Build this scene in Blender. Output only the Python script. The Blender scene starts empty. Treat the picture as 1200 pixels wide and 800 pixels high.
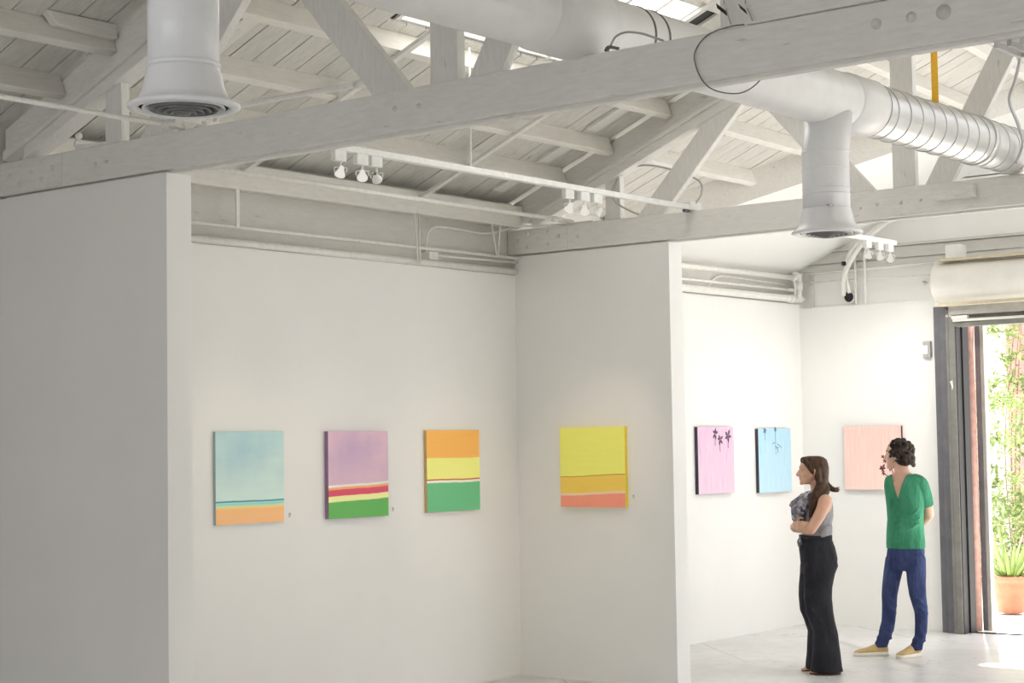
import bpy, bmesh, math, random
from mathutils import Vector, Matrix, Quaternion
random.seed(7)
PI = math.pi
SC = bpy.context.scene
COL = SC.collection
V3 = Vector

# ------------------------------------------------------------------ helpers
ORG = {}          # world origin of every object we make


class MB:
    """collects shapes, then links them as ONE mesh object"""

    def __init__(self):
        self.v, self.f, self.sm = [], [], []

    def add(self, vs, fs, smooth=False):
        n = len(self.v)
        self.v += [V3(p) for p in vs]
        self.f += [[i + n for i in q] for q in fs]
        self.sm += [smooth] * len(fs)
        return self

    def box(self, a, b):
        (x0, y0, z0), (x1, y1, z1) = a, b
        x0, x1 = sorted((x0, x1)); y0, y1 = sorted((y0, y1)); z0, z1 = sorted((z0, z1))
        vs = [(x0, y0, z0), (x1, y0, z0), (x1, y1, z0), (x0, y1, z0), (x0, y0, z1), (x1, y0, z1), (x1, y1, z1), (x0, y1, z1)]
        return self.add(vs, [(0, 3, 2, 1), (4, 5, 6, 7), (0, 1, 5, 4), (1, 2, 6, 5), (2, 3, 7, 6), (3, 0, 4, 7)])

    def bar(self, p, q, w, h, up=(0, 0, 1)):
        """rectangular bar p->q, w across, h along up"""
        p, q, up = V3(p), V3(q), V3(up)
        d = (q - p).normalized()
        s = d.cross(up).normalized()
        u = s.cross(d).normalized()
        vs = []
        for c in (p, q):
            for a, b in ((-1, -1), (1, -1), (1, 1), (-1, 1)):
                vs.append(c + s * a * w / 2 + u * b * h / 2)
        return self.add(vs, [(0, 1, 2, 3), (7, 6, 5, 4), (0, 4, 5, 1), (1, 5, 6, 2), (2, 6, 7, 3), (3, 7, 4, 0)])

    def prism(self, poly, vec):
        """planar polygon (3d points) swept by vec"""
        n = len(poly)
        poly = [V3(p) for p in poly]
        vs = poly + [p + V3(vec) for p in poly]
        fs = [list(range(n - 1, -1, -1)), list(range(n, 2 * n))]
        fs += [(i, (i + 1) % n, n + (i + 1) % n, n + i) for i in range(n)]
        return self.add(vs, fs)

    def tube(self, pts, r, seg=12, cap=True, smooth=True, flat=1.0):
        pts = [V3(p) for p in pts]
        n = len(pts)
        rs = list(r) if hasattr(r, '__len__') else [r] * n
        rings = []
        t0 = (pts[1] - pts[0]).normalized()
        ref = V3((0, 0, 1)) if abs(t0.z) < .9 else V3((1, 0, 0))
        s = t0.cross(ref).normalized()
        vs, fs = [], []
        for i in range(n):
            if i == 0: t = pts[1] - pts[0]
            elif i == n - 1: t = pts[-1] - pts[-2]
            else: t = (pts[i + 1] - pts[i]).normalized() + (pts[i] - pts[i - 1]).normalized()
            t = t.normalized() if t.length > 1e-9 else t0
            s = (s - t * s.dot(t))
            s = s.normalized() if s.length > 1e-6 else t.orthogonal().normalized()
            u = t.cross(s)
            for k in range(seg):
                a = 2 * PI * k / seg
                vs.append(pts[i] + s * math.cos(a) * rs[i] + u * math.sin(a) * rs[i] * flat)
        for i in range(n - 1):
            for k in range(seg):
                k2 = (k + 1) % seg
                fs.append((i * seg + k, i * seg + k2, (i + 1) * seg + k2, (i + 1) * seg + k))
        self.add(vs, fs, smooth)
        if cap:
            b = len(self.v) - len(vs)
            self.f.append([b + k for k in range(seg - 1, -1, -1)]); self.sm.append(False)
            self.f.append([b + (n - 1) * seg + k for k in range(seg)]); self.sm.append(False)
        return self

    def lathe(self, prof, c, axis=(0, 0, 1), seg=32, smooth=True, closed=False):
        c = V3(c)
        ax = V3(axis).normalized()
        s = ax.orthogonal().normalized(); u = ax.cross(s)
        vs, fs = [], []
        n = len(prof)
        for (r, z) in prof:
            for k in range(seg):
                a = 2 * PI * k / seg
                vs.append(c + ax * z + (s * math.cos(a) + u * math.sin(a)) * r)
        for i in range(n if closed else n - 1):
            j = (i + 1) % n
            for k in range(seg):
                k2 = (k + 1) % seg
                fs.append((i * seg + k, i * seg + k2, j * seg + k2, j * seg + k))
        return self.add(vs, fs, smooth)

    def ball(self, c, r, seg=14, rings=9, smooth=True, M=None):
        c = V3(c)
        r = V3(r) if hasattr(r, '__len__') else V3((r, r, r))
        vs = [V3((0, 0, r.z))]
        for i in range(1, rings):
            t = PI * i / rings
            for k in range(seg):
                a = 2 * PI * k / seg
                vs.append(V3((r.x * math.sin(t) * math.cos(a), r.y * math.sin(t) * math.sin(a), r.z * math.cos(t))))
        vs.append(V3((0, 0, -r.z)))
        fs = []
        for k in range(seg):
            fs.append((0, 1 + k, 1 + (k + 1) % seg))
            e = len(vs) - 1; b = 1 + (rings - 2) * seg
            fs.append((e, b + (k + 1) % seg, b + k))
        for i in range(rings - 2):
            for k in range(seg):
                a = 1 + i * seg + k; b = 1 + i * seg + (k + 1) % seg
                fs.append((a, a + seg, b + seg, b))
        if M is not None: vs = [M @ p for p in vs]
        return self.add([p + c for p in vs], fs, smooth)

    def loft(self, rings, smooth=True):
        """rings: equal-length lists of points"""
        m = len(rings[0]); vs = [p for r in rings for p in r]; fs = []
        for i in range(len(rings) - 1):
            for k in range(m):
                k2 = (k + 1) % m
                fs.append((i * m + k, i * m + k2, (i + 1) * m + k2, (i + 1) * m + k))
        fs.append(list(range(m - 1, -1, -1))); fs.append([(len(rings) - 1) * m + k for k in range(m)])
        return self.add(vs, fs, smooth)

    def build(self, name, mat, parent=None, bevel=0, at=None):
        o0 = ORG.get(parent, V3()) if parent is not None else (V3(at) if at is not None else V3())
        me = bpy.data.meshes.new(name)
        me.from_pydata([tuple(p - o0) for p in self.v], [], self.f)
        me.polygons.foreach_set('use_smooth', self.sm)
        bm = bmesh.new(); bm.from_mesh(me)
        bmesh.ops.recalc_face_normals(bm, faces=bm.faces)
        bm.to_mesh(me); bm.free()
        me.materials.append(mat)
        o = bpy.data.objects.new(name, me)
        COL.objects.link(o)
        if parent is not None:
            o.parent = parent; ORG[o] = o0
        else:
            o.location = o0; ORG[o] = o0
        if bevel:
            b = o.modifiers.new('bevel', 'BEVEL'); b.width = bevel; b.segments = 2; b.limit_method = 'ANGLE'
        return o


def tag(o, label=None, cat=None, group=None, kind=None):
    if label: o['label'] = label
    if cat: o['category'] = cat
    if group: o['group'] = group
    if kind: o['kind'] = kind
    return o


def thing(name, loc, label, cat, group=None):
    o = bpy.data.objects.new(name, None)
    o.empty_display_size = .1
    o.location = loc; COL.objects.link(o); ORG[o] = V3(loc)
    return tag(o, label, cat, group)


def struct(mb, name, mat, **k):
    return tag(mb.build(name, mat, **k), kind='structure')


def organic(o, voxel=.008, smooth=5):
    r = o.modifiers.new('skin', 'REMESH'); r.mode = 'VOXEL'; r.voxel_size = voxel; r.use_smooth_shade = True
    if smooth:
        s = o.modifiers.new('soft', 'SMOOTH'); s.factor = .5; s.iterations = smooth
    return o


def bez(pts, n=8):
    """catmull-rom through points"""
    pts = [V3(p) for p in pts]
    P = [pts[0] * 2 - pts[1]] + pts + [pts[-1] * 2 - pts[-2]]
    out = []
    for i in range(1, len(P) - 2):
        for k in range(n):
            t = k / n
            a, b, c, d = P[i - 1], P[i], P[i + 1], P[i + 2]
            out.append(.5 * ((2 * b) + (c - a) * t + (2 * a - 5 * b + 4 * c - d) * t * t + (3 * b - a - 3 * c + d) * t ** 3))
    out.append(pts[-1])
    return out


# ------------------------------------------------------------------ materials
class NT:
    def __init__(self, name):
        self.m = bpy.data.materials.new(name); self.m.use_nodes = True
        self.t = self.m.node_tree; self.t.nodes.clear()
        self.out = self.n('ShaderNodeOutputMaterial')

    def n(self, typ, **kw):
        x = self.t.nodes.new(typ)
        for k, v in kw.items(): setattr(x, k, v)
        return x

    def l(self, a, b): self.t.links.new(a, b)


def mix(nt, fac, a, b, mode='MIX'):
    x = nt.n('ShaderNodeMix', data_type='RGBA', blend_type=mode)
    if hasattr(fac, 'is_linked'): nt.l(fac, x.inputs[0])
    else: x.inputs[0].default_value = fac
    for i, c in ((6, a), (7, b)):
        if hasattr(c, 'is_linked'): nt.l(c, x.inputs[i])
        else: x.inputs[i].default_value = (*c, 1)
    return x.outputs[2]


def coords(nt, kind='Object', scale=(1, 1, 1)):
    tc = nt.n('ShaderNodeTexCoord'); mp = nt.n('ShaderNodeMapping')
    mp.inputs['Scale'].default_value = scale
    nt.l(tc.outputs[kind], mp.inputs['Vector'])
    return mp.outputs[0]


def noise(nt, vec, scale, detail=4, rough=.6, lo=None, hi=None):
    x = nt.n('ShaderNodeTexNoise')
    x.inputs['Scale'].default_value = scale; x.inputs['Detail'].default_value = detail
    x.inputs['Roughness'].default_value = rough
    nt.l(vec, x.inputs['Vector'])
    o = x.outputs[0]
    if lo is not None:
        r = nt.n('ShaderNodeMapRange'); r.inputs[1].default_value = lo; r.inputs[2].default_value = hi
        nt.l(o, r.inputs[0]); o = r.outputs[0]
    return o


def pbsdf(nt, col, rough=.6, metal=0, bump=None, bstr=.2, bdist=.01, spec=.5):
    b = nt.n('ShaderNodeBsdfPrincipled')
    if hasattr(col, 'is_linked'): nt.l(col, b.inputs['Base Color'])
    else: b.inputs['Base Color'].default_value = (*col, 1)
    if hasattr(rough, 'is_linked'): nt.l(rough, b.inputs['Roughness'])
    else: b.inputs['Roughness'].default_value = rough
    b.inputs['Metallic'].default_value = metal
    b.inputs['Specular IOR Level'].default_value = spec
    if bump is not None:
        bp = nt.n('ShaderNodeBump'); bp.inputs['Strength'].default_value = bstr; bp.inputs['Distance'].default_value = bdist
        nt.l(bump, bp.inputs['Height']); nt.l(bp.outputs[0], b.inputs['Normal'])
    nt.l(b.outputs[0], nt.out.inputs[0])
    return b


def simple(name, col, rough=.6, metal=0, var=.08, scale=20, bstr=.1):
    nt = NT(name); vec = coords(nt)
    n1 = noise(nt, vec, scale, 3, .6, .3, .7)
    dark = tuple(c * (1 - var) for c in col); lite = tuple(min(1, c * (1 + var * .5)) for c in col)
    pbsdf(nt, mix(nt, n1, dark, lite), rough, metal, n1, bstr, .004)
    return nt.m


def timber(name, base, dirt, stretch, wear=.65):
    """thickly painted old lumber: grain streaks, scuffs, small dark nicks"""
    nt = NT(name); vec = coords(nt, 'Object', stretch)
    grain = noise(nt, vec, 9, 6, .65, .35, .7)
    flat = coords(nt)
    blot = noise(nt, flat, 2.2, 4, .6, .38, .68)
    c = mix(nt, blot, base, tuple(b * .9 + d * .1 for b, d in zip(base, dirt)))
    gm = nt.n('ShaderNodeMath', operation='MULTIPLY'); gm.inputs[1].default_value = wear * .45
    nt.l(grain, gm.inputs[0])
    c = mix(nt, gm.outputs[0], c, dirt)
    spk = noise(nt, vec, 5, 2, .5, .71, .76)
    sm = nt.n('ShaderNodeMath', operation='MULTIPLY'); sm.inputs[1].default_value = .55 * wear
    nt.l(spk, sm.inputs[0])
    c = mix(nt, sm.outputs[0], c, tuple(d * .35 for d in dirt))
    pbsdf(nt, c, .55, 0, grain, .25, .006)
    return nt.m


WHITE = (.80, .79, .765)
DIRT = (.52, .49, .43)
M_tim_y = timber('painted lumber along the beams', WHITE, DIRT, (6, 1, 6))
M_tim_x = timber('painted lumber along the hall', (.78, .765, .72), DIRT, (1, 6, 6))
M_tim_z = timber('painted lumber upright', WHITE, DIRT, (6, 6, 1))
M_board = timber('painted roof boards', (.68, .67, .635), (.38, .355, .31), (5, 1, 1), .95)
M_wallb = timber('painted old wall boards', (.63, .62, .59), (.42, .40, .35), (1, 1, 5), .5)


def plaster(name, col):
    nt = NT(name); vec = coords(nt)
    a = noise(nt, vec, 1.3, 3, .5, .35, .65); b = noise(nt, vec, 140, 2, .5)
    pbsdf(nt, mix(nt, a, col, tuple(c * .97 for c in col)), .75, 0, b, .05, .002, .3)
    return nt.m


M_wall = plaster('white gallery wall paint', (.86, .855, .835))
M_soffit = plaster('white soffit paint', (.88, .88, .86))
M_pipe = simple('white painted pipe', (.80, .79, .75), .45, 0, .08, 25)
M_duct = simple('white painted sheet metal', (.80, .80, .80), .35, 0, .05, 6, .05)
M_spiral = simple('pale galvanised spiral duct', (.58, .58, .57), .3, .45, .08, 5, .05)
M_drop = simple('white enamelled duct', (.83, .84, .86), .3, 0, .03, 8, .03)
M_dark = simple('dark felt and painted duct shade', (.035, .035, .035), .8)
M_ring = simple('grey louvre ring', (.17, .17, .175), .45)
M_seam = simple('dark seam sealant', (.16, .15, .14), .7)
M_black = simple('black tape', (.012, .012, .013), .6)
M_wire = simple('grey cable jacket', (.42, .41, .40), .5)
M_cable = simple('light grey cable', (.58, .58, .60), .5)
M_bolt = simple('painted bolt head', (.70, .68, .64), .45)
M_ydw = simple('yellow strap webbing', (.85, .48, .03), .7, 0, .15, 60)
M_track = simple('white track enamel', (.86, .86, .84), .35)
M_chrome = simple('bright lamp reflector', (.85, .84, .80), .15, .9, .02)
M_steel = simple('grey painted door steel', (.19, .188, .172), .45, .1, .18, 9)
M_steel2 = simple('blue grey painted door steel', (.13, .13, .145), .5, .1, .15, 9)
M_steell = simple('pale door steel', (.40, .39, .36), .4, .2, .15, 9)
M_rust = simple('red oxide pipe paint', (.42, .24, .20), .55, 0, .25, 14)
M_house = simple('cream shutter housing', (.80, .79, .74), .45, 0, .06, 5)
M_gasket = simple('tan rubber strip', (.55, .49, .36), .6)
M_tag = simple('clear caption tab', (.62, .61, .58), .3)
M_terra = simple('terracotta', (.36, .16, .095), .75, 0, .2, 12)
M_leaf = simple('bright green leaf', (.32, .42, .16), .5, 0, .45, 7)
M_leaf2 = simple('aloe leaf', (.22, .31, .09), .45, 0, .3, 10)
M_stem = simple('woody stem', (.20, .13, .08), .8)
M_rose = simple('rose stucco', (.50, .28, .26), .85, 0, .12, 3)
M_pale = simple('pale stucco', (.86, .82, .78), .85, 0, .06, 3)
M_plinth = simple('weathered plinth', (.55, .42, .35), .85, 0, .3, 16)


def emit(name, col, s):
    nt = NT(name); e = nt.n('ShaderNodeEmission')
    e.inputs[0].default_value = (*col, 1); e.inputs[1].default_value = s
    nt.l(e.outputs[0], nt.out.inputs[0]); return nt.m


M_bulb = emit('halogen bulb', (1, .86, .62), 14)
M_dich = emit('glowing dichroic reflector', (1, .94, .86), 1.8)


def glass_mat():
    """milky fibreglass roof light"""
    nt = NT('milky skylight sheet'); vec = coords(nt)
    n1 = noise(nt, vec, 9, 4, .6, .35, .7)
    t = nt.n('ShaderNodeBsdfTranslucent'); nt.l(mix(nt, n1, (.60, .59, .57), (.68, .68, .67)), t.inputs[0])
    g = nt.n('ShaderNodeBsdfTransparent'); g.inputs[0].default_value = (.9, .9, .9, 1)
    m = nt.n('ShaderNodeMixShader'); m.inputs[0].default_value = .15
    nt.l(t.outputs[0], m.inputs[1]); nt.l(g.outputs[0], m.inputs[2]); nt.l(m.outputs[0], nt.out.inputs[0])
    return nt.m


M_glass = glass_mat()


def floor_mat():
    nt = NT('polished concrete'); vec = coords(nt)
    a = noise(nt, vec, .9, 6, .65, .35, .68); b = noise(nt, vec, 7, 5, .7, .4, .7)
    c = mix(nt, a, (.64, .64, .625), (.76, .76, .75))
    bm = nt.n('ShaderNodeMath', operation='MULTIPLY'); bm.inputs[1].default_value = .35
    nt.l(b, bm.inputs[0])
    c = mix(nt, bm.outputs[0], c, (.46, .45, .43))
    v = nt.n('ShaderNodeTexVoronoi', feature='DISTANCE_TO_EDGE'); v.inputs['Scale'].default_value = .55
    wv = noise(nt, vec, 2.5, 4, .6)
    ad = nt.n('ShaderNodeVectorMath', operation='ADD'); nt.l(vec, ad.inputs[0])
    cb = nt.n('ShaderNodeCombineXYZ'); nt.l(wv, cb.inputs[0]); nt.l(wv, cb.inputs[1]); nt.l(cb.outputs[0], ad.inputs[1])
    nt.l(ad.outputs[0], v.inputs['Vector'])
    r = nt.n('ShaderNodeMapRange'); r.inputs[1].default_value = 0; r.inputs[2].default_value = .008
    r.inputs[3].default_value = .45; r.inputs[4].default_value = 0
    nt.l(v.outputs['Distance'], r.inputs[0])
    c = mix(nt, r.outputs[0], c, (.22, .21, .19))
    pbsdf(nt, c, .33, 0, b, .05, .003)
    return nt.m


M_floor = floor_mat()
M_ground = simple('bleached paving', (.80, .78, .74), .85, 0, .1, 4)

# ------------------------------------------------------------------ the hall
X1, X2, XE, YB = 6.14, 10.86, 15.35, 8.64      # two trusses, end wall, side wall
YR = 3.735                                     # ridge
YS = -1.2                                      # opposite side wall
XB = -4.5                                      # wall behind the camera


def zb(y):                                     # underside of the purlins on the slope seen
    return 3.99 + .40 * (7.62 - y)


def zr(y):                                     # underside of the roof boards
    return zb(y) + .145


struct(MB().box((XB, YS, -.12), (XE + .12, YB + .2, 0)), 'floor', M_floor)
# side wall with the paintings: drywall below, old boards above
struct(MB().box((X1 + .10, YB, 0), (XE, YB + .1, 3.115)), 'wall_left', M_wall)
wl = MB()
wl.box((XB, YB + .075, 0), (XE + .1, YB + .16, 4.1))
struct(wl, 'trim_1', M_wallb)
struct(MB().box((X1 + .17, YB - .012, 0), (X2, YB, .012)).box((X2 - .012, 7.19, 0), (X2, YB, .012)), 'baseboard_left', M_wall)
# end wall with the roller door opening
DO0, DO1, DZ = 3.55, 7.19, 3.0
we = MB()
we.box((XE, DO1, 0), (XE + .1, YB, 3.075))
we.box((XE + .045, DO1, 3.07), (XE + .12, YB + .1, 4.2))
we.box((XE + .045, YS, DZ), (XE + .12, DO1, 4.2))
we.box((XE + .045, YS, 0), (XE + .12, DO0, DZ))
we.prism([(XE + .045, YB + .1, 4.19), (XE + .045, YR, 6.1), (XE + .045, YS, 4.19)], (.075, 0, 0))
struct(we, 'wall_end', M_wall)
tb = MB()
tb.box((XE + .01, YS, 3.425), (XE + .045, YB, 3.485)).box((XE + .02, YS, 3.50), (XE + .045, YB, 3.60)).box((XE, YS, 3.61), (XE + .045, YB, 3.635))
tb.box((XE + .015, 8.49, 3.075), (XE + .045, 8.53, 3.43))
struct(tb, 'trim_2', M_wallb)
# partitions under the two tie beams
struct(MB().box((X1, 7.235, 0), (X1 + .17, YB + .075, 3.262)), 'wall_partition_near', M_wall)
struct(MB().box((X2, 7.19, 0), (X2 + .17, YB, 3.262)), 'wall_partition_far', M_wall)


# opposite wall and the wall behind the camera, with unseen openings added and sized to balance the daylight
def holed(name, axis, pos, lo, hi, z1, holes, mat, th=.12):
    m = MB()
    def bx(u0, u1, z0, zz):
        if u1 - u0 < 1e-4 or zz - z0 < 1e-4: return
        if axis == 'y': m.box((u0, pos - th, z0), (u1, pos, zz))
        else: m.box((pos - th, u0, z0), (pos, u1, zz))
    u = lo
    for (a, b, c, d) in sorted(holes):
        bx(u, a, 0, z1); bx(a, b, 0, c); bx(a, b, d, z1); u = b
    bx(u, hi, 0, z1)
    struct(m, name, mat)
    for (a, b, c, d) in holes:
        L = bpy.data.lights.new('daylight portal', 'AREA'); L.shape = 'RECTANGLE'; L.size = b - a; L.size_y = d - c
        L.cycles.is_portal = True
        o = bpy.data.objects.new('daylight_portal', L); COL.objects.link(o)
        if axis == 'y':
            o.location = ((a + b) / 2, pos - .02, (c + d) / 2); o.rotation_euler = (-PI / 2 if False else PI / 2, 0, 0)
            o.rotation_euler = V3((0, 1, 0)).to_track_quat('-Z', 'Z').to_euler()
        else:
            o.location = (pos - .02, (a + b) / 2, (c + d) / 2)
            o.rotation_euler = V3((1 if pos < 0 else -1, 0, 0)).to_track_quat('-Z', 'Z').to_euler()


holed('wall_right', 'y', YS, XB, XE + .12, 4.2, [(11.6, 15.25, 0, 3.9)], M_wall)
holed('wall_back', 'x', XB, YS, YB, 6.2, [(-.8, 7.2, .2, 3.3)], M_wall)

# ---- roof: boards running down the slope, skylight in the middle bay
SKX0, SKX1, SKY0, SKY1 = 7.80, 9.95, 6.02, 7.11      # hole in the seen slope
SK2 = (8.95, 10.5, 5.0, 6.55)
rb = MB()
x = XB
k = 0
while x < XE + .05:
    w = .187 + random.uniform(-.012, .012)
    x1 = min(x + w, XE + .1)
    dz = random.uniform(0, .004)
    segs = [(YB + .12, YR)]
    if x1 > SKX0 and x < SKX1: segs = [(YB + .12, SKY1), (SKY0, YR)]
    for (ya, yb) in segs:
        d = V3((0, yb - ya, .4 * (ya - yb)))
        vs = []
        for (xx, up) in ((x + .004, 0), (x1 - .004, 0), (x1 - .004, .02), (x + .004, .02)):
            vs.append((xx, ya, zr(ya) + up + dz))
        rb.prism(vs, d)
    x = x1
struct(rb, 'ceiling', M_board)
# roofing felt over the boards (dark lines in the gaps), with the same hole
fe = MB()
def felt(xa, xb, ya, yb, sgn=1):
    f = (lambda y: zr(y)) if sgn > 0 else (lambda y: zr(2 * YR - y))
    fe.prism([(xa, ya, f(ya) + .026), (xa, yb, f(yb) + .026), (xa, yb, f(yb) + .06), (xa, ya, f(ya) + .06)], (xb - xa, 0, 0))
felt(XB - .1, SKX0, YB + .3, YR); felt(SKX1, XE + .3, YB + .3, YR)
felt(SKX0, SKX1, YB + .3, SKY1); felt(SKX0, SKX1, SKY0, YR)
struct(fe, 'ceiling_felt', M_dark)
# the opposite slope with an unseen opening added to brighten the far bay
fe2 = MB()
def slope2(xa, xb, ya, yb):
    f = lambda y: zr(2 * YR - y)
    fe2.prism([(xa, ya, f(ya)), (xa, yb, f(yb)), (xa, yb, f(yb) + .05), (xa, ya, f(ya) + .05)], (xb - xa, 0, 0))
HOLES2 = [(11.5, 15.2)]
u = XB - .1
for (a, b) in HOLES2:
    slope2(u, a, YR, YS - .2); slope2(a, b, YR, 3.3); slope2(a, b, -.8, YS - .2); u = b
slope2(u, XE + .3, YR, YS - .2)
struct(fe2, 'ceiling_right', M_board)
for (a, b) in HOLES2:
    L = bpy.data.lights.new('daylight portal', 'AREA'); L.shape = 'RECTANGLE'; L.size = b - a; L.size_y = 4.1 / math.cos(math.atan(.4))
    L.cycles.is_portal = True
    o = bpy.data.objects.new('daylight_portal', L); COL.objects.link(o)
    o.location = ((a + b) / 2, 1.25, zr(2 * YR - 1.25) + .03)
    o.rotation_euler = V3((0, .4, -1)).to_track_quat('-Z', 'Y').to_euler()
L = bpy.data.lights.new('daylight portal', 'AREA'); L.shape = 'RECTANGLE'; L.size = 6.95 - DO0; L.size_y = DZ - .1
L.cycles.is_portal = True
o = bpy.data.objects.new('daylight_portal', L); COL.objects.link(o)
o.location = (XE + .2, (6.95 + DO0) / 2, DZ / 2)
o.rotation_euler = V3((-1, 0, 0)).to_track_quat('-Z', 'Z').to_euler()

# skylight of the middle bay: glass on glazing bars
win = MB()
for xx in (SKX0 + .02, 9.30, 9.62, SKX1 - .02):
    win.bar((xx, SKY1, zr(SKY1) + .04), (xx, SKY0, zr(SKY0) + .04), .035, .05)
for yy in (SKY0 + .02, SKY1 - .01):
    win.bar((SKX0, yy, zr(yy) + .035), (SKX1, yy, zr(yy) + .035), .04, .03)
w1 = struct(win, 'window_1', M_tim_y)
g = MB().add([(SKX0, SKY1, zr(SKY1) + .075), (SKX1, SKY1, zr(SKY1) + .075), (SKX1, SKY0, zr(SKY0) + .075), (SKX0, SKY0, zr(SKY0) + .075)], [(0, 1, 2, 3)])
g.build('glass_pane', M_glass, w1)
# white soffit in the far corner, below a slanting valley beam
def zs(y): return 3.495 + .43 * (8.54 - y)
so = [(12.16, YB + .08), (XE + .045, YB + .08), (XE + .045, 4.95)]
struct(MB().prism([(a, b, zs(b)) for a, b in so], (0, 0, .02)), 'ceiling_soffit', M_soffit)
va, vb = V3((12.16, YB + .05, zs(YB + .05))), V3((XE + .03, 4.99, zs(4.99)))
struct(MB().prism([va + V3((-.012, -.014, -.005)), vb + V3((-.012, -.014, -.005)), vb + V3((-.012, -.014, .185)), va + V3((-.012, -.014, .29))], (.035, .04, 0)), 'trim_3', M_tim_x)

# ---- purlins, one thing each
ordw = ['lowest', 'second', 'third', 'fourth', 'fifth', 'sixth', 'seventh', 'eighth', 'ninth']
PY = [8.14, 7.69, 7.16, 6.62, 6.08, 5.54, 5.0, 4.46, 3.95]
BAYS = list(enumerate([(1.6, X1 + .02, 'near bay before the big tie beam'), (X1 + .09, X2 + .0, 'middle bay between the two trusses'), (X2 + .09, None, 'far bay behind the second truss')])) + [(3, (SKX1 + .01, X2, 'middle bay right of the roof light'))]
for bay, (xa, xb, nm) in BAYS:
    for i, y in enumerate(PY):
        if i > (4 if bay == 0 else 5): continue       # nothing of the higher ones shows
        if bay == 3 and i != 3: continue
        if bay == 2:
            if i == 0: continue
            t = (y - (YB + .05)) / (4.99 - YB - .05)
            xe = 12.16 + t * (XE - 12.16) - .03
            sk = .012 * i
        else:
            xe = SKX0 - .01 if (bay == 1 and i == 3) else xb; sk = 0
        ye = y + sk * (xe - xa)
        m = MB()
        # square to the slope: along-slope unit s, outward unit n
        sy, sz, ny, nz = .9285, -.3714, .3714, .9285
        hw, dp = .029, .133
        q0 = (y, zb(y) + .004)
        qs = [(q0[0] + sy * a * hw + ny * b * dp, q0[1] + sz * a * hw + nz * b * dp) for a, b in ((-1, 0), (1, 0), (1, 1), (-1, 1))]
        m.prism([(xa, a, b) for a, b in qs], (xe - xa, ye - y, zb(ye) - zb(y)))
        t = thing('roof_purlin', (xa, y, zb(y)), ('short white roof purlin right of the bright roof light' if bay == 3 else f'white roof purlin, {ordw[i]} up the slope in the {nm}'), 'purlin', None if bay == 3 else f'purlins of the {nm}')
        m.build('joist', M_tim_x, t, bevel=.004)
        if bay == 0 and i == 1:
            MB().prism([(5.74, y - .06, zb(y) + .085), (X1, y - .06, zb(y) + .075), (X1, y - .05, zb(y) + .16), (5.68, y - .05, zb(y) + .16)], (0, .06, .0)).build('scab_block', M_tim_x, t, bevel=.006)
# eave beams on top of the side wall
for (xa, xb, nm) in ((X1 + .10, X2 + .01, 'middle'), ):
    t = thing('eave_beam', (xa, 8.6, 3.48), f'long white eave beam along the top of the painting wall in the {nm} bay', 'beam')
    MB().box((xa, 8.56, 3.485), (xb, 8.625, 3.655)).build('joist', M_tim_x, t, bevel=.005)
    MB().box((xa, 8.625, 3.50), (xb, 8.715, 3.535)).build('ledger', M_tim_x, t, bevel=.003)
# thin strips running down the slope under the purlins
for xx, wh in ((7.91, 'left'), (9.66, 'right')):
    t = thing('bridging_strip', (xx, 8.5, zb(8.5)), f'{wh} of the two thin white strips running up under the middle bay purlins', 'wooden strip', 'bridging strips under the purlins')
    MB().bar((xx, 8.60, zb(8.60) - .012), (xx, 4.4, zb(4.4) - .012), .045, .022).build('strip', M_tim_y, t)
for (xx, ya, yb) in ((6.86, 7.66, 7.18), (10.55, 8.1, 7.72), (10.55, 7.65, 7.2), (10.55, 8.55, 8.18), (10.62, 7.12, 6.65)):  # first is a batten, the others imitate light falling on the boards
    tag(MB().bar((xx, ya, zr(ya) - .012), (xx, yb, zr(yb) - .012), .12, .022).build('batten_and_light_strip', M_tim_y), 'short pale strip on the middle bay roof boards, a batten at the near truss, painted light at the second', 'batten', 'battens on the roof boards')


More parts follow.
